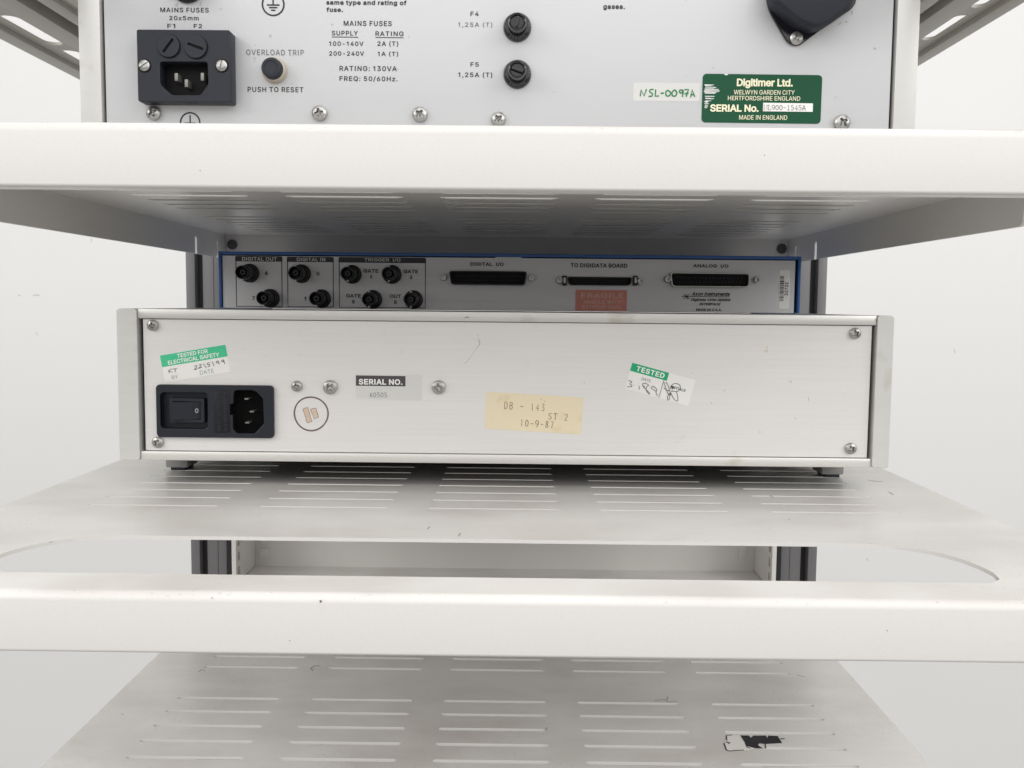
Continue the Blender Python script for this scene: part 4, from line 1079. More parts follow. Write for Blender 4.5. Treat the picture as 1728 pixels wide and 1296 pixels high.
# typewriter face drawn as thin strokes with slab ends
GL = {
    'N': [[(0, 0), (0, 1), (1, 0), (1, 1)], [(-.15, 0), (.2, 0)], [(-.2, 1), (.05, 1)], [(.8, 1), (1.15, 1)]],
    'L': [[(.25, 1), (.25, 0), (1, 0), (1, .3)], [(0, 1), (.55, 1)], [(0, 0), (.3, 0)]],
    '9': [[(.95, .6), (.75, .42), (.3, .42), (.05, .6), (.05, .8), (.3, 1), (.7, 1), (.95, .8), (.95, .5), (.7, .1), (.3, 0)]],
    '0': [[(.5, 1), (.15, .85), (.05, .5), (.15, .15), (.5, 0), (.85, .15), (.95, .5), (.85, .85), (.5, 1)]],
    '-': [[(.05, .48), (.95, .48)]],
    '1': [[(.15, .8), (.5, 1), (.5, 0)], [(.1, 0), (.9, 0)]],
    '5': [[(.85, 1), (.2, 1), (.15, .55), (.5, .65), (.85, .5), (.9, .25), (.7, 0), (.3, 0), (.08, .15)]],
    '4': [[(.7, 0), (.7, 1), (.05, .3), (.95, .3)], [(.5, 0), (.9, 0)]],
    'A': [[(0, 0), (.4, 1), (.55, 1), (1, 0)], [(.2, .35), (.8, .35)], [(-.12, 0), (.2, 0)], [(.8, 0), (1.12, 0)]],
}
X0, X1, Z0, Z1 = boxY(1288.5, 1359.5, 178, 186, YA)
st = 'NL900-1545A'
cw = (X1 - X0) / len(st)
ls = []
for i, ch in enumerate(st):
    for l in GL[ch]:
        ls.append([(X0 + cw * (i + 0.08 + 0.78 * a), Z0 + (Z1 - Z0) * b) for a, b in l])
obj('typed_number', MB().strokes(ls, 0.00032, FA, h=0.0006), M_ink_grey, gp)
wr = MB()
rn = random.Random(3)
for k in range(26):
    y = 143 + k * 1.55 + rn.uniform(-.5, .5)
    t = k / 26
    x1 = 1213 - abs(t - 0.25) * 26 + rn.uniform(-6, 3)
    x0 = 1187 + rn.uniform(0, 3)
    if rn.random() < 0.82 and x1 > x0 + 3:
        wr.plate([polyY([(x0, y), (x1, y + .3), (x1 - 2, y + 1.3 + rn.uniform(-.3, .3)), (x0 + .5, y + 1.4)], YA)], 0.00003, FA @ Matrix.Translation((0, 0, 0.0004)))
wr.plate([polyY([(1221.5, 124.8), (1229, 125.2), (1227, 127.2), (1223, 127)], YA)], 0.00003, FA @ Matrix.Translation((0, 0, 0.0004)))
obj('worn_patch', wr, M_worn, gp, smooth=0)

# handwritten inventory label
Fn, w, h = frame_from((1069, 139.3), (1181, 140.3), (1069, 170), YA)
nl = obj('inventory_label', MB().plate([[(0, 0), (w, 0), (w, h), (0, h)]], 0.00012, Fn), M_tape, A, smooth=0, label='clear tape with green handwriting')
hw_ = [[(232, 375), (235, 350), (247, 374), (256, 348)], [(283, 348), (270, 350), (268, 358), (280, 366), (277, 375), (264, 376)], [(292, 349), (290, 375), (304, 374)],
       [(311, 364), (324, 363)], smooth_line([(340, 352), (332, 358), (333, 372), (344, 374), (350, 362), (340, 352)]), smooth_line([(366, 350), (356, 360), (358, 374), (370, 373), (374, 360), (366, 350)]),
       smooth_line([(398, 352), (386, 352), (387, 362), (397, 360), (398, 352), (398, 362), (396, 378)]), [(404, 350), (420, 349), (414, 364), (411, 377)], [(404, 366), (420, 363)],
       [(428, 380), (434, 350), (444, 378)], [(430, 370), (442, 368)]]
obj('handwriting', MB().strokes(hand(hw_, 980, 0, 2.31, YA), 0.00075, FA, h=0.0003), M_green_ink, nl)

# ------------------------------------------------------------------ instrument case on the middle shelf
YB = 0.0
B = thing('instrument_case', (0, 0.13, ZM), 'wide silver instrument case with tested stickers and rocker switch, on the middle shelf', 'instrument')
BX0, BX1, BZ0, BZ1 = -0.2225, 0.2225, 0.0152, 0.1030
DB = 0.30
for s in (-1, 1):
    x0, x1 = (BX0, BX0 + 0.0118) if s < 0 else (BX1 - 0.0096, BX1)
    lp = rrect(x0, x1, BZ0, BZ1, 0.0016, 4)
    mb = MB().plate([lp], DB, FY(DB - 0.001), bevel=0.0004)
    obj('side_profile', mb, M_extr, B)
XI0, XI1 = BX0 + 0.0119, BX1 - 0.0097
obj('case', MB().box(XI0, XI1, 0.010, DB - 0.003, BZ0 + 0.001, BZ1 - 0.001), M_extr, B)
obj('base_plate', MB().box(XI0 + 0.002, XI1 - 0.002, 0.006, DB - 0.006, BZ0 - 0.0006, BZ0 + 0.0008), M_base, B)
obj('top_rail', MB().box(XI0, XI1, 0.0, 0.0098, BZ1 - 0.0056, BZ1, 0.0005), M_extr_h, B)
obj('bottom_rail', MB().box(XI0, XI1, 0.0, 0.0098, BZ0, BZ0 + 0.0052, 0.0005), M_extr_h, B)
YP = 0.0018
PB = (XI0 + 0.0024, XI1 - 0.0020, BZ0 + 0.0056, BZ1 - 0.0060)
bx0, bx1, bz0, bz1 = boxY(263.3, 461.5, 649.8, 738.8, YP)
obj('shadow_gap', MB().box(XI0 + 0.0002, XI1 - 0.0002, 0.0062, 0.0075, BZ0 + 0.0053, BZ1 - 0.0057), M_hole, B)
panel_hole = [(bx0 + 0.002, bz0 + 0.002), (bx1 - 0.002, bz0 + 0.002), (bx1 - 0.002, bz1 - 0.002), (bx0 + 0.002, bz1 - 0.002)]
panB = obj('rear_panel', MB().plate([[(PB[0], PB[2]), (PB[1], PB[2]), (PB[1], PB[3]), (PB[0], PB[3])], panel_hole], 0.002, FY(YP + 0.002)), M_alu, B, smooth=0)
for x, y, r, a in ((257, 549, 9.3, .2), (1444, 562.5, 9.3, .5), (265.5, 746.5, 9.5, 1.0), (1436.5, 757, 9.5, .55), (500.5, 652, 9, .35), (557, 653.5, 12, .75), (740, 653.5, 11.6, .1)):
    p = onY(x, y, YP - 0.0015)
    obj('screw', screw_mb(r * 0.544 / F, 0.0024, 'cross', a), M_steel, B, loc=(p.x, YP - 0.0001, p.z))

# feet
fl = onZ(299, 793.5, ZM)
fr_ = onZ(1400, 803, ZM)
for X, Y in ((fl.x, fl.y + 0.007), (fr_.x, fl.y + 0.007)):
    f = obj('foot', MB().box(X - 0.0070, X + 0.0070, Y - 0.008, Y + 0.012, 0.0018, BZ0 + 0.0005, 0.0008), M_foot, B)
    obj('rubber_pad', MB().box(X - 0.0042, X + 0.0048, Y - 0.0070, Y + 0.010, 0.0, 0.0020, 0.0003), M_rubber, f)

obj('rear_light_block', MB().box(XI0 + 0.004, XI1 - 0.004, 0.278, 0.290, 0.0, BZ0 - 0.0004, 0.0006), M_rubber, B)  # unseen bar added to stop wall light coming through the gap underneath

# power inlet with rocker switch, fuse drawer and socket
YI = YP - 0.0026
o0, o1, q0, q1 = boxY(263.3, 461.5, 649.8, 738.8, YI)
sw0, sw1, sz0, sz1 = boxY(270.5, 350.5, 662.5, 723.5, YI)
dx0, dx1, dz0, dz1 = boxY(361, 388, 659, 730.5, YI)
iec_px = [(394.5, 662), (398, 658.5), (425, 658.5), (432, 661), (443.5, 672.5), (445.3, 715), (430, 731.5), (400, 731.5), (393, 724), (393, 700), (386, 700), (386, 682), (393.5, 682)]
iec = rpoly(polyY(iec_px, YI), 0.0008)
hole_sw = rrect(sw0, sw1, sz0, sz1, 0.0022)
mb = MB().plate([rrect(o0, o1, q0, q1, 0.0024), hole_sw, iec], 0.0025, FY(YP - 0.0001), bevel=0.0004)
pi_ = obj('power_inlet', mb, M_black, B)


def well(loop, y0, y1):
    n = len(loop)
    m = MB()
    vs = [(a, y0, b) for a, b in loop] + [(a, y1, b) for a, b in loop]
    fs = [(k, (k + 1) % n, (k + 1) % n + n, k + n) for k in range(n)] + [tuple(range(n, 2 * n))]
    return m.add(vs, fs)


obj('socket_well', well(iec, YI + 0.001, YI + 0.0075), M_dark, pi_, smooth=0)
obj('switch_well', well(hole_sw, YI + 0.001, YI + 0.0055), M_black, pi_, smooth=0)
u0, u1, v0, v1 = boxY(287, 345.7, 672, 713, YI + 0.002)
k0, k1, l0, l1 = boxY(293, 339.5, 677.5, 708.5, YI + 0.002)
sf = obj('switch_frame', MB().plate([rrect(u0, u1, v0, v1, 0.0008), [(k0, l0), (k1, l0), (k1, l1), (k0, l1)]], 0.0045, FY(YI + 0.0056), bevel=0.0003), M_black, pi_)
split = k0 + (k1 - k0) * 0.68
mb = MB()
e = 0.0002
vs = [(k0 + e, YI - 0.0012, l0 + e), (split, YI + 0.0012, l0 + e), (k1 - e, YI + 0.0032, l0 + e), (k1 - e, YI + 0.0056, l0 + e), (k0 + e, YI + 0.0056, l0 + e),
      (k0 + e, YI - 0.0012, l1 - e), (split, YI + 0.0012, l1 - e), (k1 - e, YI + 0.0032, l1 - e), (k1 - e, YI + 0.0056, l1 - e), (k0 + e, YI + 0.0056, l1 - e)]
mb.add(vs, [(0, 1, 6, 5), (1, 2, 7, 6), (2, 3, 8, 7), (3, 4, 9, 8), (4, 0, 5, 9), (0, 4, 3, 2, 1), (5, 6, 7, 8, 9)])
obj('rocker', mb, M_black, pi_, smooth=0)
p = onY(331.8, 693, YI + 0.0020)
R = 3.3 * 0.545 / F
sl0 = math.atan2(0.0020, k1 - e - split)
Mo = Matrix.Translation((p.x, YI + 0.0012 + (p.x - split) / (k1 - e - split) * 0.0020, p.z)) @ Matrix.Rotation(sl0, 4, 'Z') @ FY(0)
om = MB().plate([[(R * .8 * math.cos(2 * math.pi * k / 28), R * 1.1 * math.sin(2 * math.pi * k / 28)) for k in range(28)],
                 [(R * .56 * math.cos(2 * math.pi * k / 28), R * .84 * math.sin(2 * math.pi * k / 28)) for k in range(28)]], 0.00005, Mo @ Matrix.Translation((0, 0, 0.00006)))
obj('off_mark', om, M_head_txt, pi_, smooth=0)
fd = obj('fuse_drawer', MB().box(dx0, dx1, YI - 0.0002, YI + 0.001, dz0, dz1, 0.0002), M_drawer, pi_)
em = MB()
rn = random.Random(5)
for col in (0.22, 0.62):
    zz = dz0 + 0.0014
    while zz < dz1 - 0.0014:
        hgt = rn.choice((0.0004, 0.0006, 0.0008))
        a = dx0 + (dx1 - dx0) * col
        em.box(a, a + (dx1 - dx0) * 0.20, YI - 0.0004, YI - 0.00015, zz, zz + hgt)
        zz += hgt + rn.choice((0.0003, 0.0004, 0.0009))
obj('moulded_relief', em, M_rubber, fd, smooth=0)
for x, y in ((415.8, 673.2), (424.7, 694.6), (417, 713.3)):
    p = onY(x, y, YI + 0.0003)
    obj('contact_pin', MB().box(p.x - 0.0011, p.x + 0.0011, YI + 0.0003, YI + 0.0070, p.z - 0.0004, p.z + 0.0004), M_pin, pi_)

FB = FY(YP)
# tested sticker, mint band
Fs, w, h = frame_from((270, 600), (380.4, 581.6), (279.8, 645.3), YP)
s1_ = obj('safety_sticker', MB().plate([[(0, 0), (w, 0), (w, h), (0, h)]], 0.00012, Fs), M_paper, B, smooth=0, label='electrical safety test sticker with mint green band')
obj('colour_band', MB().plate([[(0, h * .57), (w, h * .57), (w, h), (0, h)]], 0.00005, Fs @ Matrix.Translation((0, 0, 0.00014))), M_mint, s1_, smooth=0)
t_ = MB()
t_.text('TESTED FOR', w * .255, w * .724, h * .81, h * .955, Fs, h=0.0003, bold=0.02)
t_.text('ELECTRICAL SAFETY', w * .10, w * .885, h * .615, h * .765, Fs, h=0.0003, bold=0.02)
obj('lettering', t_, M_white_txt, s1_, smooth=0)
t_ = MB()
t_.text('BY', w * .112, w * .205, h * .075, h * .205, Fs, h=0.0002)
t_.text('DATE', w * .545, w * .755, h * .07, h * .215, Fs, h=0.0002)
obj('small_lettering', t_, M_pale_ink, s1_, smooth=0)
hw_ = [[(290, 415), (298, 450)], [(322, 400), (296, 430), (335, 442)], [(335, 408), (382, 398)], [(358, 404), (366, 440)],
       smooth_line([(572, 378), (590, 366), (596, 380), (585, 398), (570, 414), (604, 402)]), smooth_line([(620, 366), (640, 354), (645, 368), (632, 386), (616, 398), (652, 388)]),
       [(668, 345), (703, 395)], [(742, 335), (712, 342), (714, 360)], smooth_line([(714, 360), (735, 354), (738, 372), (716, 382)]), [(765, 322), (788, 375)],
       smooth_line([(832, 318), (812, 322), (815, 340), (836, 332), (832, 318), (840, 345), (846, 356)]), smooth_line([(895, 305), (872, 312), (876, 328), (896, 318), (890, 308), (898, 332), (905, 350)])]
obj('handwriting', MB().strokes(hand(hw_, 240, 560, 6.48, YP), 0.0003, FB, h=0.0003), M_pen, s1_)

# tested sticker, emerald band
Fs, w, h = frame_from((1067, 612), (1174, 641.7), (1054.3, 655.5), YP)
s2_ = obj('test_sticker', MB().plate([[(0, 0), (w, 0), (w, h), (0, h)]], 0.00012, Fs), M_paper, B, smooth=0, label='tilted white test sticker with emerald band and signature')
obj('colour_band', MB().plate([[(0, h * .69), (w * .58, h * .69), (w * .58, h), (0, h)]], 0.00005, Fs @ Matrix.Translation((0, 0, 0.00014))), M_emer, s2_, smooth=0)
obj('lettering', MB().text('TESTED', w * .085, w * .525, h * .745, h * .94, Fs, h=0.0003, bold=0.025, spacing=1.1), M_white_txt, s2_, smooth=0)
t_ = MB()
t_.text('DATE', w * .205, w * .345, h * .475, h * .57, Fs, h=0.0002)
t_.text('INITIALS', w * .665, w * .895, h * .475, h * .575, Fs, h=0.0002, bold=0.02)
t_.strokes([[(w * .534, 0.0002), (w * .534, h * .68)]], 0.0003, Fs, h=0.0002)
obj('small_lettering', t_, mat('dark_green_ink', srgb(44, 84, 66), 0.6), s2_, smooth=0)
hw_ = [smooth_line([(230, 490), (270, 492), (300, 510), (262, 545), (300, 580), (290, 605), (250, 605), (205, 608)]), [(340, 570), (352, 574)], [(437, 545), (440, 550)], [(440, 585), (447, 662)],
       smooth_line([(630, 580), (590, 548), (530, 540), (510, 570), (560, 640), (610, 690), (648, 735), (630, 745), (590, 690), (575, 640), (600, 600), (632, 580)]), smooth_line([(520, 620), (545, 590), (520, 600)]),
       smooth_line([(740, 605), (700, 600), (680, 630), (720, 660), (770, 690), (790, 660), (750, 620), (720, 605)]), smooth_line([(770, 690), (775, 730), (800, 790)]),
       smooth_line([(925, 515), (950, 600), (985, 700), (1030, 770), (1060, 760), (1060, 720), (1030, 735), (995, 800), (1000, 860), (1025, 850), (1040, 790), (1050, 730), (1075, 760), (1110, 830), (1160, 880), (1195, 870), (1190, 780), (1165, 690)]),
       smooth_line([(960, 512), (1000, 570), (1025, 640), (1020, 700)]), smooth_line([(920, 630), (980, 670), (1050, 690), (1110, 690)]),
       smooth_line([(1050, 650), (1065, 590), (1110, 550), (1180, 545), (1235, 580), (1240, 640), (1200, 690), (1140, 700), (1090, 685)]), smooth_line([(1075, 590), (1085, 660), (1100, 600), (1130, 640)])]
obj('handwriting', MB().strokes(hand(hw_, 1040, 600, 11.52, YP), 0.00032, FB, h=0.0003), M_pen, s2_)

# serial number label
sl_ = obj('serial_label', MB().plate([polyY([(600.3, 631.5), (712.8, 632.2), (711.8, 675.7), (600.3, 672.3)], YP)], 0.00012, FB), M_film, B, smooth=0, label='silver serial number label')
obj('dark_band', MB().plate([polyY([(600.6, 633.4), (684.3, 634.6), (684.3, 652), (600.6, 650.8)], YP)], 0.00004, FB @ Matrix.Translation((0, 0, 0.00014))), M_serial, sl_, smooth=0)
obj('lettering', printed(MB(), [('SERIAL NO.', 605.5, 679.3, 639.6, 649.2)], YP, bold=0.03, spacing=1.05, h=0.0003), M_white_txt, sl_, smooth=0)
GD = dict(GL)
GD['6'] = [[(.8, 1), (.4, .8), (.12, .4), (.15, .15), (.4, 0), (.75, .05), (.9, .3), (.7, .52), (.3, .48), (.13, .35)]]
GD['D'] = [[(.1, 0), (.1, 1), (.55, 1), (.9, .75), (.9, .25), (.55, 0), (.1, 0)]]
GD['B'] = [[(.1, 0), (.1, 1), (.65, 1), (.85, .8), (.65, .55), (.1, .52)], [(.65, .55), (.92, .3), (.7, 0), (.1, 0)]]
GD['8'] = [[(.5, .52), (.15, .72), (.25, .95), (.5, 1), (.75, .95), (.85, .72), (.5, .52), (.1, .28), (.2, .05), (.5, 0), (.8, .05), (.9, .28), (.5, .52)]]
GD['3'] = [[(.15, 1), (.85, 1), (.45, .6), (.85, .4), (.85, .12), (.5, 0), (.1, .1)]]
GD['S'] = [[(.9, .88), (.6, 1), (.2, .9), (.15, .65), (.8, .4), (.88, .15), (.55, 0), (.1, .12)]]
GD['T'] = [[(0, 1), (1, 1)], [(.5, 1), (.5, 0)]]
GD['2'] = [[(.1, .8), (.4, 1), (.8, .9), (.8, .65), (.1, 0), (.9, 0)]]
GD['7'] = [[(.1, 1), (.9, 1), (.4, 0)]]
GD['1'] = [[(.25, .8), (.5, 1), (.5, 0)]]
GD['4'] = [[(.65, 0), (.65, 1), (.1, .35), (.9, .35)]]
GD[' '] = []


def typed(st, u0, u1, v0, v1, M, w, h, jit=0.0, fill=0.72):
    cw = (u1 - u0) / (len(st) - 1 + fill)
    ls = []
    for i, ch in enumerate(st):
        j = random.uniform(-jit, jit)
        for l in GD[ch]:
            ls.append([(u0 + cw * (i + fill * a), v0 + (v1 - v0) * (b + j)) for a, b in l])
    return MB().strokes(ls, w, M, h=h)


X0, X1, Z0, Z1 = boxY(624, 653, 662.5, 670, YP)
obj('typed_number', typed('60505', X0, X1, Z0, Z1, FB, 0.00028, 0.0002, 0.04), M_ink_grey, sl_)

# tan paper label
Ft, w, h = frame_from((821, 660.8), (984.5, 670.8), (817.8, 723.2), YP)
tl_ = obj('paper_label', MB().plate([rrect(0, w, 0, h, 0.0009)], 0.00012, Ft), M_tan, B, smooth=0, label='yellowed tan paper label with typed code')
iv = Ft.inverted()
def fbox(x0, x1, y0, y1, Y):
    xc, yc = (x0 + x1) / 2, (y0 + y1) / 2
    c = iv @ onY(xc, yc, Y)
    hwid = (onY(x1, yc, Y).x - onY(x0, yc, Y).x) / 2
    hh = (onY(xc, y0, Y).z - onY(xc, y1, Y).z) / 2
    return c.x - hwid, c.x + hwid, c.y - hh, c.y + hh
tt = MB()
for st, a in (('DB - 143', (851, 919, 680, 691.5)), ('ST 2', (925, 958.5, 698, 708.5)), ('10-9-87', (878, 934, 709.8, 720.6))):
    t2 = typed(st, *fbox(*a, YP), Ft, 0.00038, 0.0002, 0.03, 0.6 if len(st) > 4 else 0.68)
    tt.add(t2.v, t2.f)
obj('typed_code', tt, M_type, tl_)

# hand drawn circle with two scraps of label glue, scratches
rn = random.Random(11)
c = onY(524.8, 698.6, YP)
R = 28.7 * 0.546 / F
out = []
for j, off in enumerate((0.0, 0.035)):
    ln = []
    for k in range(61):
        a = 2 * math.pi * k / 60 + j
        q = R * (1 + off * math.sin(a * 1.0 + 0.6) + 0.012 * math.sin(3 * a + j))
        ln.append((c.x + q * math.cos(a), c.z + q * math.sin(a)))
    out.append(ln)
ic = obj('ink_circle', MB().strokes(out, 0.00062, FB, h=0.00012), M_brown, panB)
for pts in ([(180, 348), (204, 336), (228, 332), (236, 365), (250, 400), (252, 430), (262, 450), (270, 468), (245, 475), (222, 483), (208, 455), (212, 435), (203, 420), (190, 380)],
            [(253, 350), (275, 342), (308, 338), (312, 365), (325, 395), (332, 430), (310, 432), (290, 446), (276, 400), (262, 375)]):
    pp = hand([pts], 480, 630, 5.76, YP)[0]
    g_ = obj('paper_scrap', MB().plate([pp], 0.0001, FB), M_remn, panB, smooth=0)
    obj('scrap_edge', MB().strokes([pp + [pp[0]]], 0.00028, FB, h=0.0001), M_brown, g_)
for ln, ox, oy, sc, w in ((smooth_line([(888, 258), (898, 275), (897, 292), (885, 308)]), 560, 500, 3.6, 0.00030), (smooth_line([(885, 308), (860, 345), (835, 380), (805, 412)]), 560, 500, 3.6, 0.00013),
                          ([(1270, 620), (1276, 628)], 560, 500, 3.6, .0004), ([(1290, 635), (1296, 640)], 560, 500, 3.6, .0004), ([(318, 227), (320, 229)], 560, 500, 3.6, .0004), ([(1532, 523), (1534, 528)], 560, 500, 3.6, .0004),
                          ([(885, 236), (887, 240)], 560, 500, 3.6, .0004), ([(637, 574), (643, 580)], 1000, 500, 3.2, .0003), ([(677, 560), (680, 562)], 1000, 500, 3.2, .0003), ([(1165, 545), (1167, 565)], 1000, 500, 3.2, .0002), ([(533, 412), (538, 415)], 1000, 500, 3.2, .0003)):
    obj('scratch', MB().strokes(hand([ln], ox, oy, sc, YP), w, FB, h=0.0001), M_smudge, panB)
M_stain = noisy(mat('stain', (0.55, 0.49, 0.36), 0.5, 0.3), 400, 0.1)
for x, y, r in ((1293, 592, 2.6), (1294, 586, 1.6), (1334, 644, 2.2), (1222.5, 659, 1.6), (1282, 729, 1.6), (1342, 706.5, 1.6)):
    p = onY(x, y, YP)
    q = r * .545 / F
    st_ = MB().plate([[(p.x + q * (1 + .2 * math.sin(3 * k)) * math.cos(2 * math.pi * k / 14), p.z + q * math.sin(2 * math.pi * k / 14)) for k in range(14)],
               [(p.x + .6 * q * math.cos(2 * math.pi * k / 14), p.z + .6 * q * math.sin(2 * math.pi * k / 14)) for k in range(14)]], 0.00003, FB @ Matrix.Translation((0, 0, 0.00004)))
    obj('glue_ring', st_, M_stain, panB, smooth=0)
mk = MB()
mk.strokes([[uvY(784, 536.5, -0.0001), uvY(788, 534.8, -0.0001), uvY(793, 535.2, -0.0001), uvY(788, 536, -0.0001)]], 0.0005, FY(-0.0001), h=0.0001)
mk.strokes([[uvY(1478.5, 541, -0.0001), uvY(1482, 538, -0.0001)], [uvY(1483, 543, -0.0001), uvY(1479, 541, -0.0001)]], 0.0006, FY(-0.0001), h=0.0001)
obj('scratch', mk, M_smudge, B)

# ------------------------------------------------------------------ interface box on top of the instrument case
YC = 0.15
C = thing('interface_box', (0, YC + 0.08, BZ1), 'low blue cased interface box with round connectors, on the silver instrument case', 'interface box')
CX0, CX1 = -0.2107, 0.2124
CZ0, CZ1 = BZ1 + 0.0003, 0.1443
mb = MB()
mb.box(CX0, CX0 + 0.0022, YC - 0.0015, YC + 0.165, CZ0, CZ1, 0.0006)
mb.box(CX1 - 0.0022, CX1, YC - 0.0015, YC + 0.165, CZ0, CZ1, 0.0006)
mb.box(CX0 + 0.0022, CX1 - 0.0022, YC - 0.0015, YC + 0.165, CZ1 - 0.0024, CZ1 - 0.0001, 0.0005)
obj('case', mb, M_blue, C)
obj('shadow_gap', MB().box(CX0 + 0.0023, CX1 - 0.0023, YC + 0.0025, YC + 0.15, CZ0, CZ1 - 0.0026), M_hole, C)
px0, px1 = CX0 + 0.0027, CX1 - 0.0040
pz1 = CZ1 - 0.0031
tb0, tb1 = onY(836, 429, YC).x, onY(880, 429, YC).x
lp = [(px0, CZ0), (px1, CZ0), (px1, pz1), (tb1, pz1), (tb1, pz1 + 0.0007), (tb0, pz1 + 0.0007), (tb0, pz1), (px0, pz1)]
panC = obj('rear_panel', MB().plate([lp], 0.002, FY(YC + 0.002)), M_grey_pl, C, smooth=0)
obj('base_plate', MB().box(CX0 + 0.0024, CX1 - 0.0024, YC + 0.002, YC + 0.164, BZ1, CZ0 + 0.0006), M_base, C)

# printed frames and lettering
fr = MB()
FC = FY(YC)
heads = MB()
for (x0, x1, yt, yh, yb) in ((396.8, 476.5, 432.2, 441.3, 520.0), (484.0, 563.3, 433.4, 442.2, 521.0), (571.2, 719.0, 434.4, 443.6, 522.6)):
    xc = (x0 + x1) / 2
    X0, X1 = onY(x0, yt, YC).x, onY(x1, yt, YC).x
    z1, zh = onY(xc, yt, YC).z, onY(xc, yh, YC).z
    z0 = CZ0 + 0.0012
    t = 0.0005
    hd = [(X0, zh), (X1, zh)] + rrect(X0, X1, zh, z1, 0.0012)[0:14]
    fr.plate([hd], 0.00005, FC @ Matrix.Translation((0, 0, 0.00008)))
    fr.strokes([[(X0 + t, zh), (X0 + t, z0), (X1 - t, z0), (X1 - t, zh)]], 0.0007, FC, h=0.00008)
obj('printed_frame', fr, M_head, panC, smooth=0)
ht = printed(MB(), [('DIGITAL OUT', 408.6, 467.6, 433.8, 440.2), ('DIGITAL IN', 501, 549, 434.8, 441), ('TRIGGER  I/O', 615, 676, 435.8, 442)], YC, bold=0.02, spacing=1.05, h=0.0003)
obj('white_lettering', ht, M_head_txt, panC, smooth=0)
ct = printed(MB(), [('6', 446.9, 452, 457.6, 464.2), ('7', 425.6, 430.2, 499.9, 506.2), ('0', 534, 539.2, 458.4, 465), ('1', 513.4, 516.8, 500.7, 507),
                    ('GATE', 613.4, 638.4, 454, 460.2), ('1', 624, 627.4, 464.5, 470.6), ('GATE', 681, 705.7, 455, 461.2), ('3', 691, 696, 465, 471.2),
                    ('GATE', 584, 609, 496, 502.2), ('5', 594, 599, 506.4, 512.2), ('OUT', 658, 676.8, 496.8, 503), ('5', 664.8, 669.7, 507, 513.2),
                    ('DIGITAL  I/O', 793.6, 850, 442.5, 449.6), ('TO DIGIDATA BOARD', 963, 1058.7, 444.4, 451.6), ('ANALOG  I/O', 1169.3, 1229.3, 445.8, 452.2),
                    ('MADE IN U.S.A.', 1174.6, 1218, 520.5, 524.9)], YC, bold=0.034, spacing=1.05)
printed(ct, [('Axon Instruments', 1166.6, 1232, 493, 499.3), ('DigiData 1200 SERIES', 1165.7, 1233, 503.6, 509.4), ('INTERFACE', 1179.7, 1216.6, 511, 515.4)], YC, bold=0.034, spacing=1.0, shear=0.3)
bar(ct, 1150, 1231.5, 500.3, 0.0005, YC)
ct.strokes([polyY([(1153, 496.3), (1164, 504.6)], YC), polyY([(1164, 496.3), (1153, 504.6)], YC), polyY([(1157.5, 496), (1160, 505)], YC)], 0.0005, FC)
obj('lettering', ct, M_ink, panC, smooth=0)

# round bayonet connectors
RX = Matrix.Rotation(math.pi / 2, 4, 'X')
base = MB().lathe([(0.0068, 0), (0.0068, 0.0022), (0.0064, 0.0028), (0.0056, 0.0030), (0.0056, 0.0075), (0.0050, 0.0080)], RX, 36)
barrel = MB().lathe([(0.0049, 0.0078), (0.0049, 0.0205), (0.0046, 0.0212), (0.0041, 0.0212), (0.0040, 0.0120), (0.0024, 0.0120), (0.0024, 0.0180), (0.0020, 0.0186), (0.0008, 0.0186), (0.0008, 0.0150), (0.0001, 0.0150)], RX, 36)
lug = MB()
for sgn in (-1, 1):
    lug.lathe([(0.0009, 0.0045), (0.0009, 0.0057), (0.0006, 0.0060)], Matrix.Translation((0, -0.0185, 0)) @ (Matrix.Identity(4) if sgn > 0 else Matrix.Rotation(math.pi, 4, 'X')), 14)
first = None
for x, y in ((422, 461), (456.5, 503.3), (509, 462), (543, 504), (594.5, 463), (662, 463.2), (629.5, 505.2), (698, 505.6)):
    p = onY(x, y, YC)
    if first is None:
        first = obj('round_connector', base, M_bnc, C, loc=p)
        for nm, mbx, mm in (('barrel', barrel, M_bnc), ('bayonet_lug', lug, M_steel)):
            o = obj(nm, MB().add([v + p for v in mbx.v], mbx.f), mm, first)
    else:
        copy_part(first, p)

# flat multi pin connectors
def dsub(px, top_wide, rim, depth, pins, name, mrim):
    lp = rpoly(polyY(px, YC - depth), 0.0022)
    cx = sum(a for a, b in lp) / len(lp)
    cz = sum(b for a, b in lp) / len(lp)
    x0, x1 = min(a for a, b in lp), max(a for a, b in lp)
    z0, z1 = min(b for a, b in lp), max(b for a, b in lp)
    def ins(d):
        return [(cx + (a - cx) * (1 - 2 * d / (x1 - x0)), cz + (b - cz) * (1 - 2 * d / (z1 - z0))) for a, b in lp]
    o = obj(name, MB().plate([lp, ins(rim)], depth, FY(YC), bevel=0.00015), mrim, C)
    obj('pin_block', MB().plate([ins(rim + 0.0001)], depth * 0.45, FY(YC)), M_dark, o, smooth=0)
    pm = MB()
    for r in range(2):
        for k in range(pins - r):
            xx = cx + (k - (pins - 1 - r) / 2) * (x1 - x0) * 0.86 / pins
            zz = cz + (0.5 - r) * (z1 - z0) * 0.30
            pm.box(xx - 0.0003, xx + 0.0003, YC - depth * 0.62, YC - depth * 0.40, zz - 0.0003, zz + 0.0003)
    obj('pin', pm, M_bnc, o, smooth=0)
    return o


def jack(x, y, par):
    p = onY(x, y, YC)
    nt_ = MB().lathe([(0.0024, 0), (0.0024, 0.0045), (0.0021, 0.0050), (0.0013, 0.0050), (0.0012, 0.002), (0.0001, 0.002)], Matrix.Translation((p.x, YC, p.z)) @ RX, 6 * 4)
    obj('jack_screw', nt_, M_steel, par)


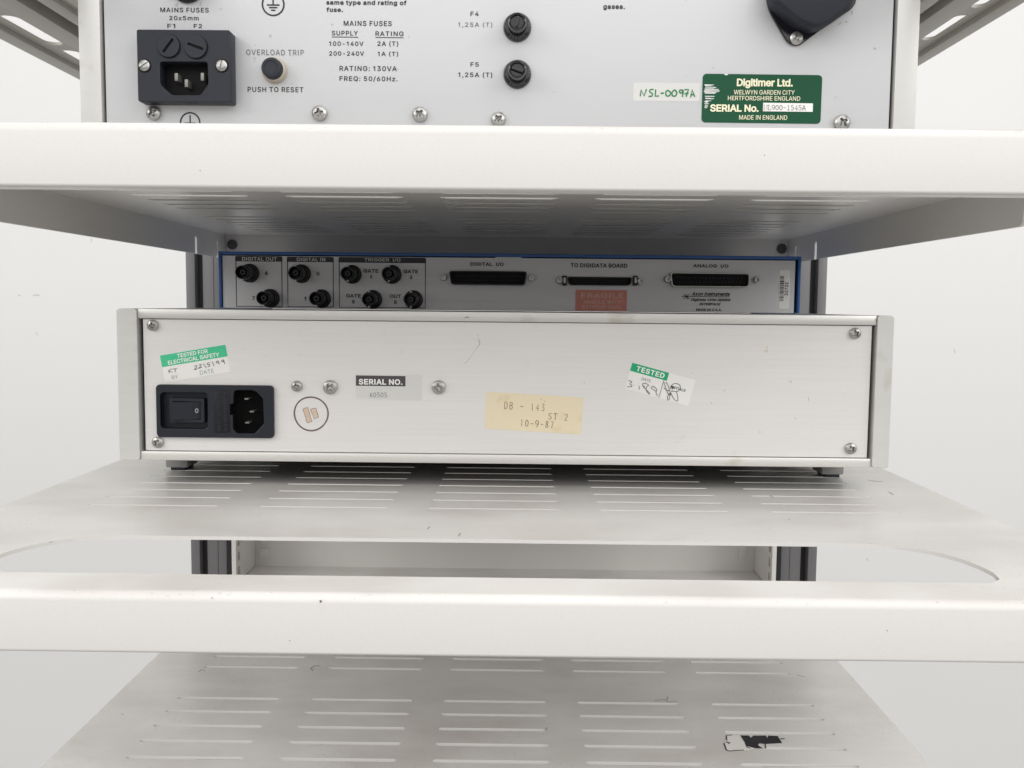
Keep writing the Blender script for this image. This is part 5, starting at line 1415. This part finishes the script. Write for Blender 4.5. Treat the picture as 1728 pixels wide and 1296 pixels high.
d1 = dsub([(757.5, 456.8), (889.5, 458), (886, 481.5), (761, 480)], True, 0.0009, 0.0055, 19, 'wide_connector', M_bnc)
jack(749, 468.2, d1)
jack(897, 469.4, d1)
d2 = dsub([(1131, 459.2), (1266, 461), (1264.5, 485), (1134, 484)], True, 0.0008, 0.0058, 19, 'wide_connector', M_steel)
jack(1125.5, 471.5, d2)
jack(1275.5, 472.5, d2)
d3 = dsub([(957, 466.8), (1067, 468), (1064, 481.8), (960.5, 481)], True, 0.0006, 0.0045, 25, 'latched_connector', M_bnc)
for x0, x1 in ((948.5, 956), (1067.5, 1074.5)):
    a, b, c2, d = boxY(x0, x1, 465.5, 482, YC)
    obj('latch', MB().box(a, b, YC - 0.006, YC, c2, d, 0.0004), M_bnc, d3)
    obj('latch_plate', MB().box(a + 0.0008, b - 0.0008, YC - 0.0066, YC - 0.0062, c2 + 0.0016, d - 0.0012, 0.0001), M_steel, d3)
jack(944, 473, d3)
jack(1079.5, 474.5, d3)

# red fragile sticker
X0, X1, Z0, Z1 = boxY(970.7, 1058, 489.3, 526, YC)
mb = MB().plate([rrect(X0, X1, max(Z0, CZ0 + 0.0003), Z1, 0.0010)], 0.00015, FC)
rs = obj('fragile_sticker', mb, M_red, C, smooth=0, label='faded red handling sticker')
obj('lettering', printed(MB(), [('FRAGILE', 981, 1052, 494.6, 502.9), ('HANDLE WITH', 985, 1047.5, 506.8, 512.5), ('EXTREME CARE', 982.7, 1047.5, 515.3, 521)], YC, bold=0.02, h=0.0003), M_pink, rs, smooth=0)

# bar code label
X0, X1, Z0, Z1 = boxY(1314.8, 1332.6, 455.3, 521, YC)
bl_ = obj('barcode_label', MB().plate([rrect(X0, X1, Z0, Z1, 0.0014)], 0.00012, FC), M_paper, C, smooth=0)
bm_ = MB()
bx0, bx1, bz0, bz1 = boxY(1315.6, 1322.6, 466, 508, YC)
z = bz0
rn = random.Random(2)
while z < bz1:
    t = rn.choice((0.0003, 0.0004, 0.0007, 0.0010))
    bm_.plate([[(bx0, z), (bx1, z), (bx1, z + t), (bx0, z + t)]], 0.00004, FC @ Matrix.Translation((0, 0, 0.00014)))
    z += t + rn.choice((0.0003, 0.0004, 0.0006))
a0, a1, c0, c1 = boxY(1324, 1329.9, 476.4, 498.8, YC)
bm_.text('32732', a0, a1, c0, c1, FC, h=0.0003, bold=0.015, rot=True)
obj('bar_code', bm_, M_ink, bl_, smooth=0)
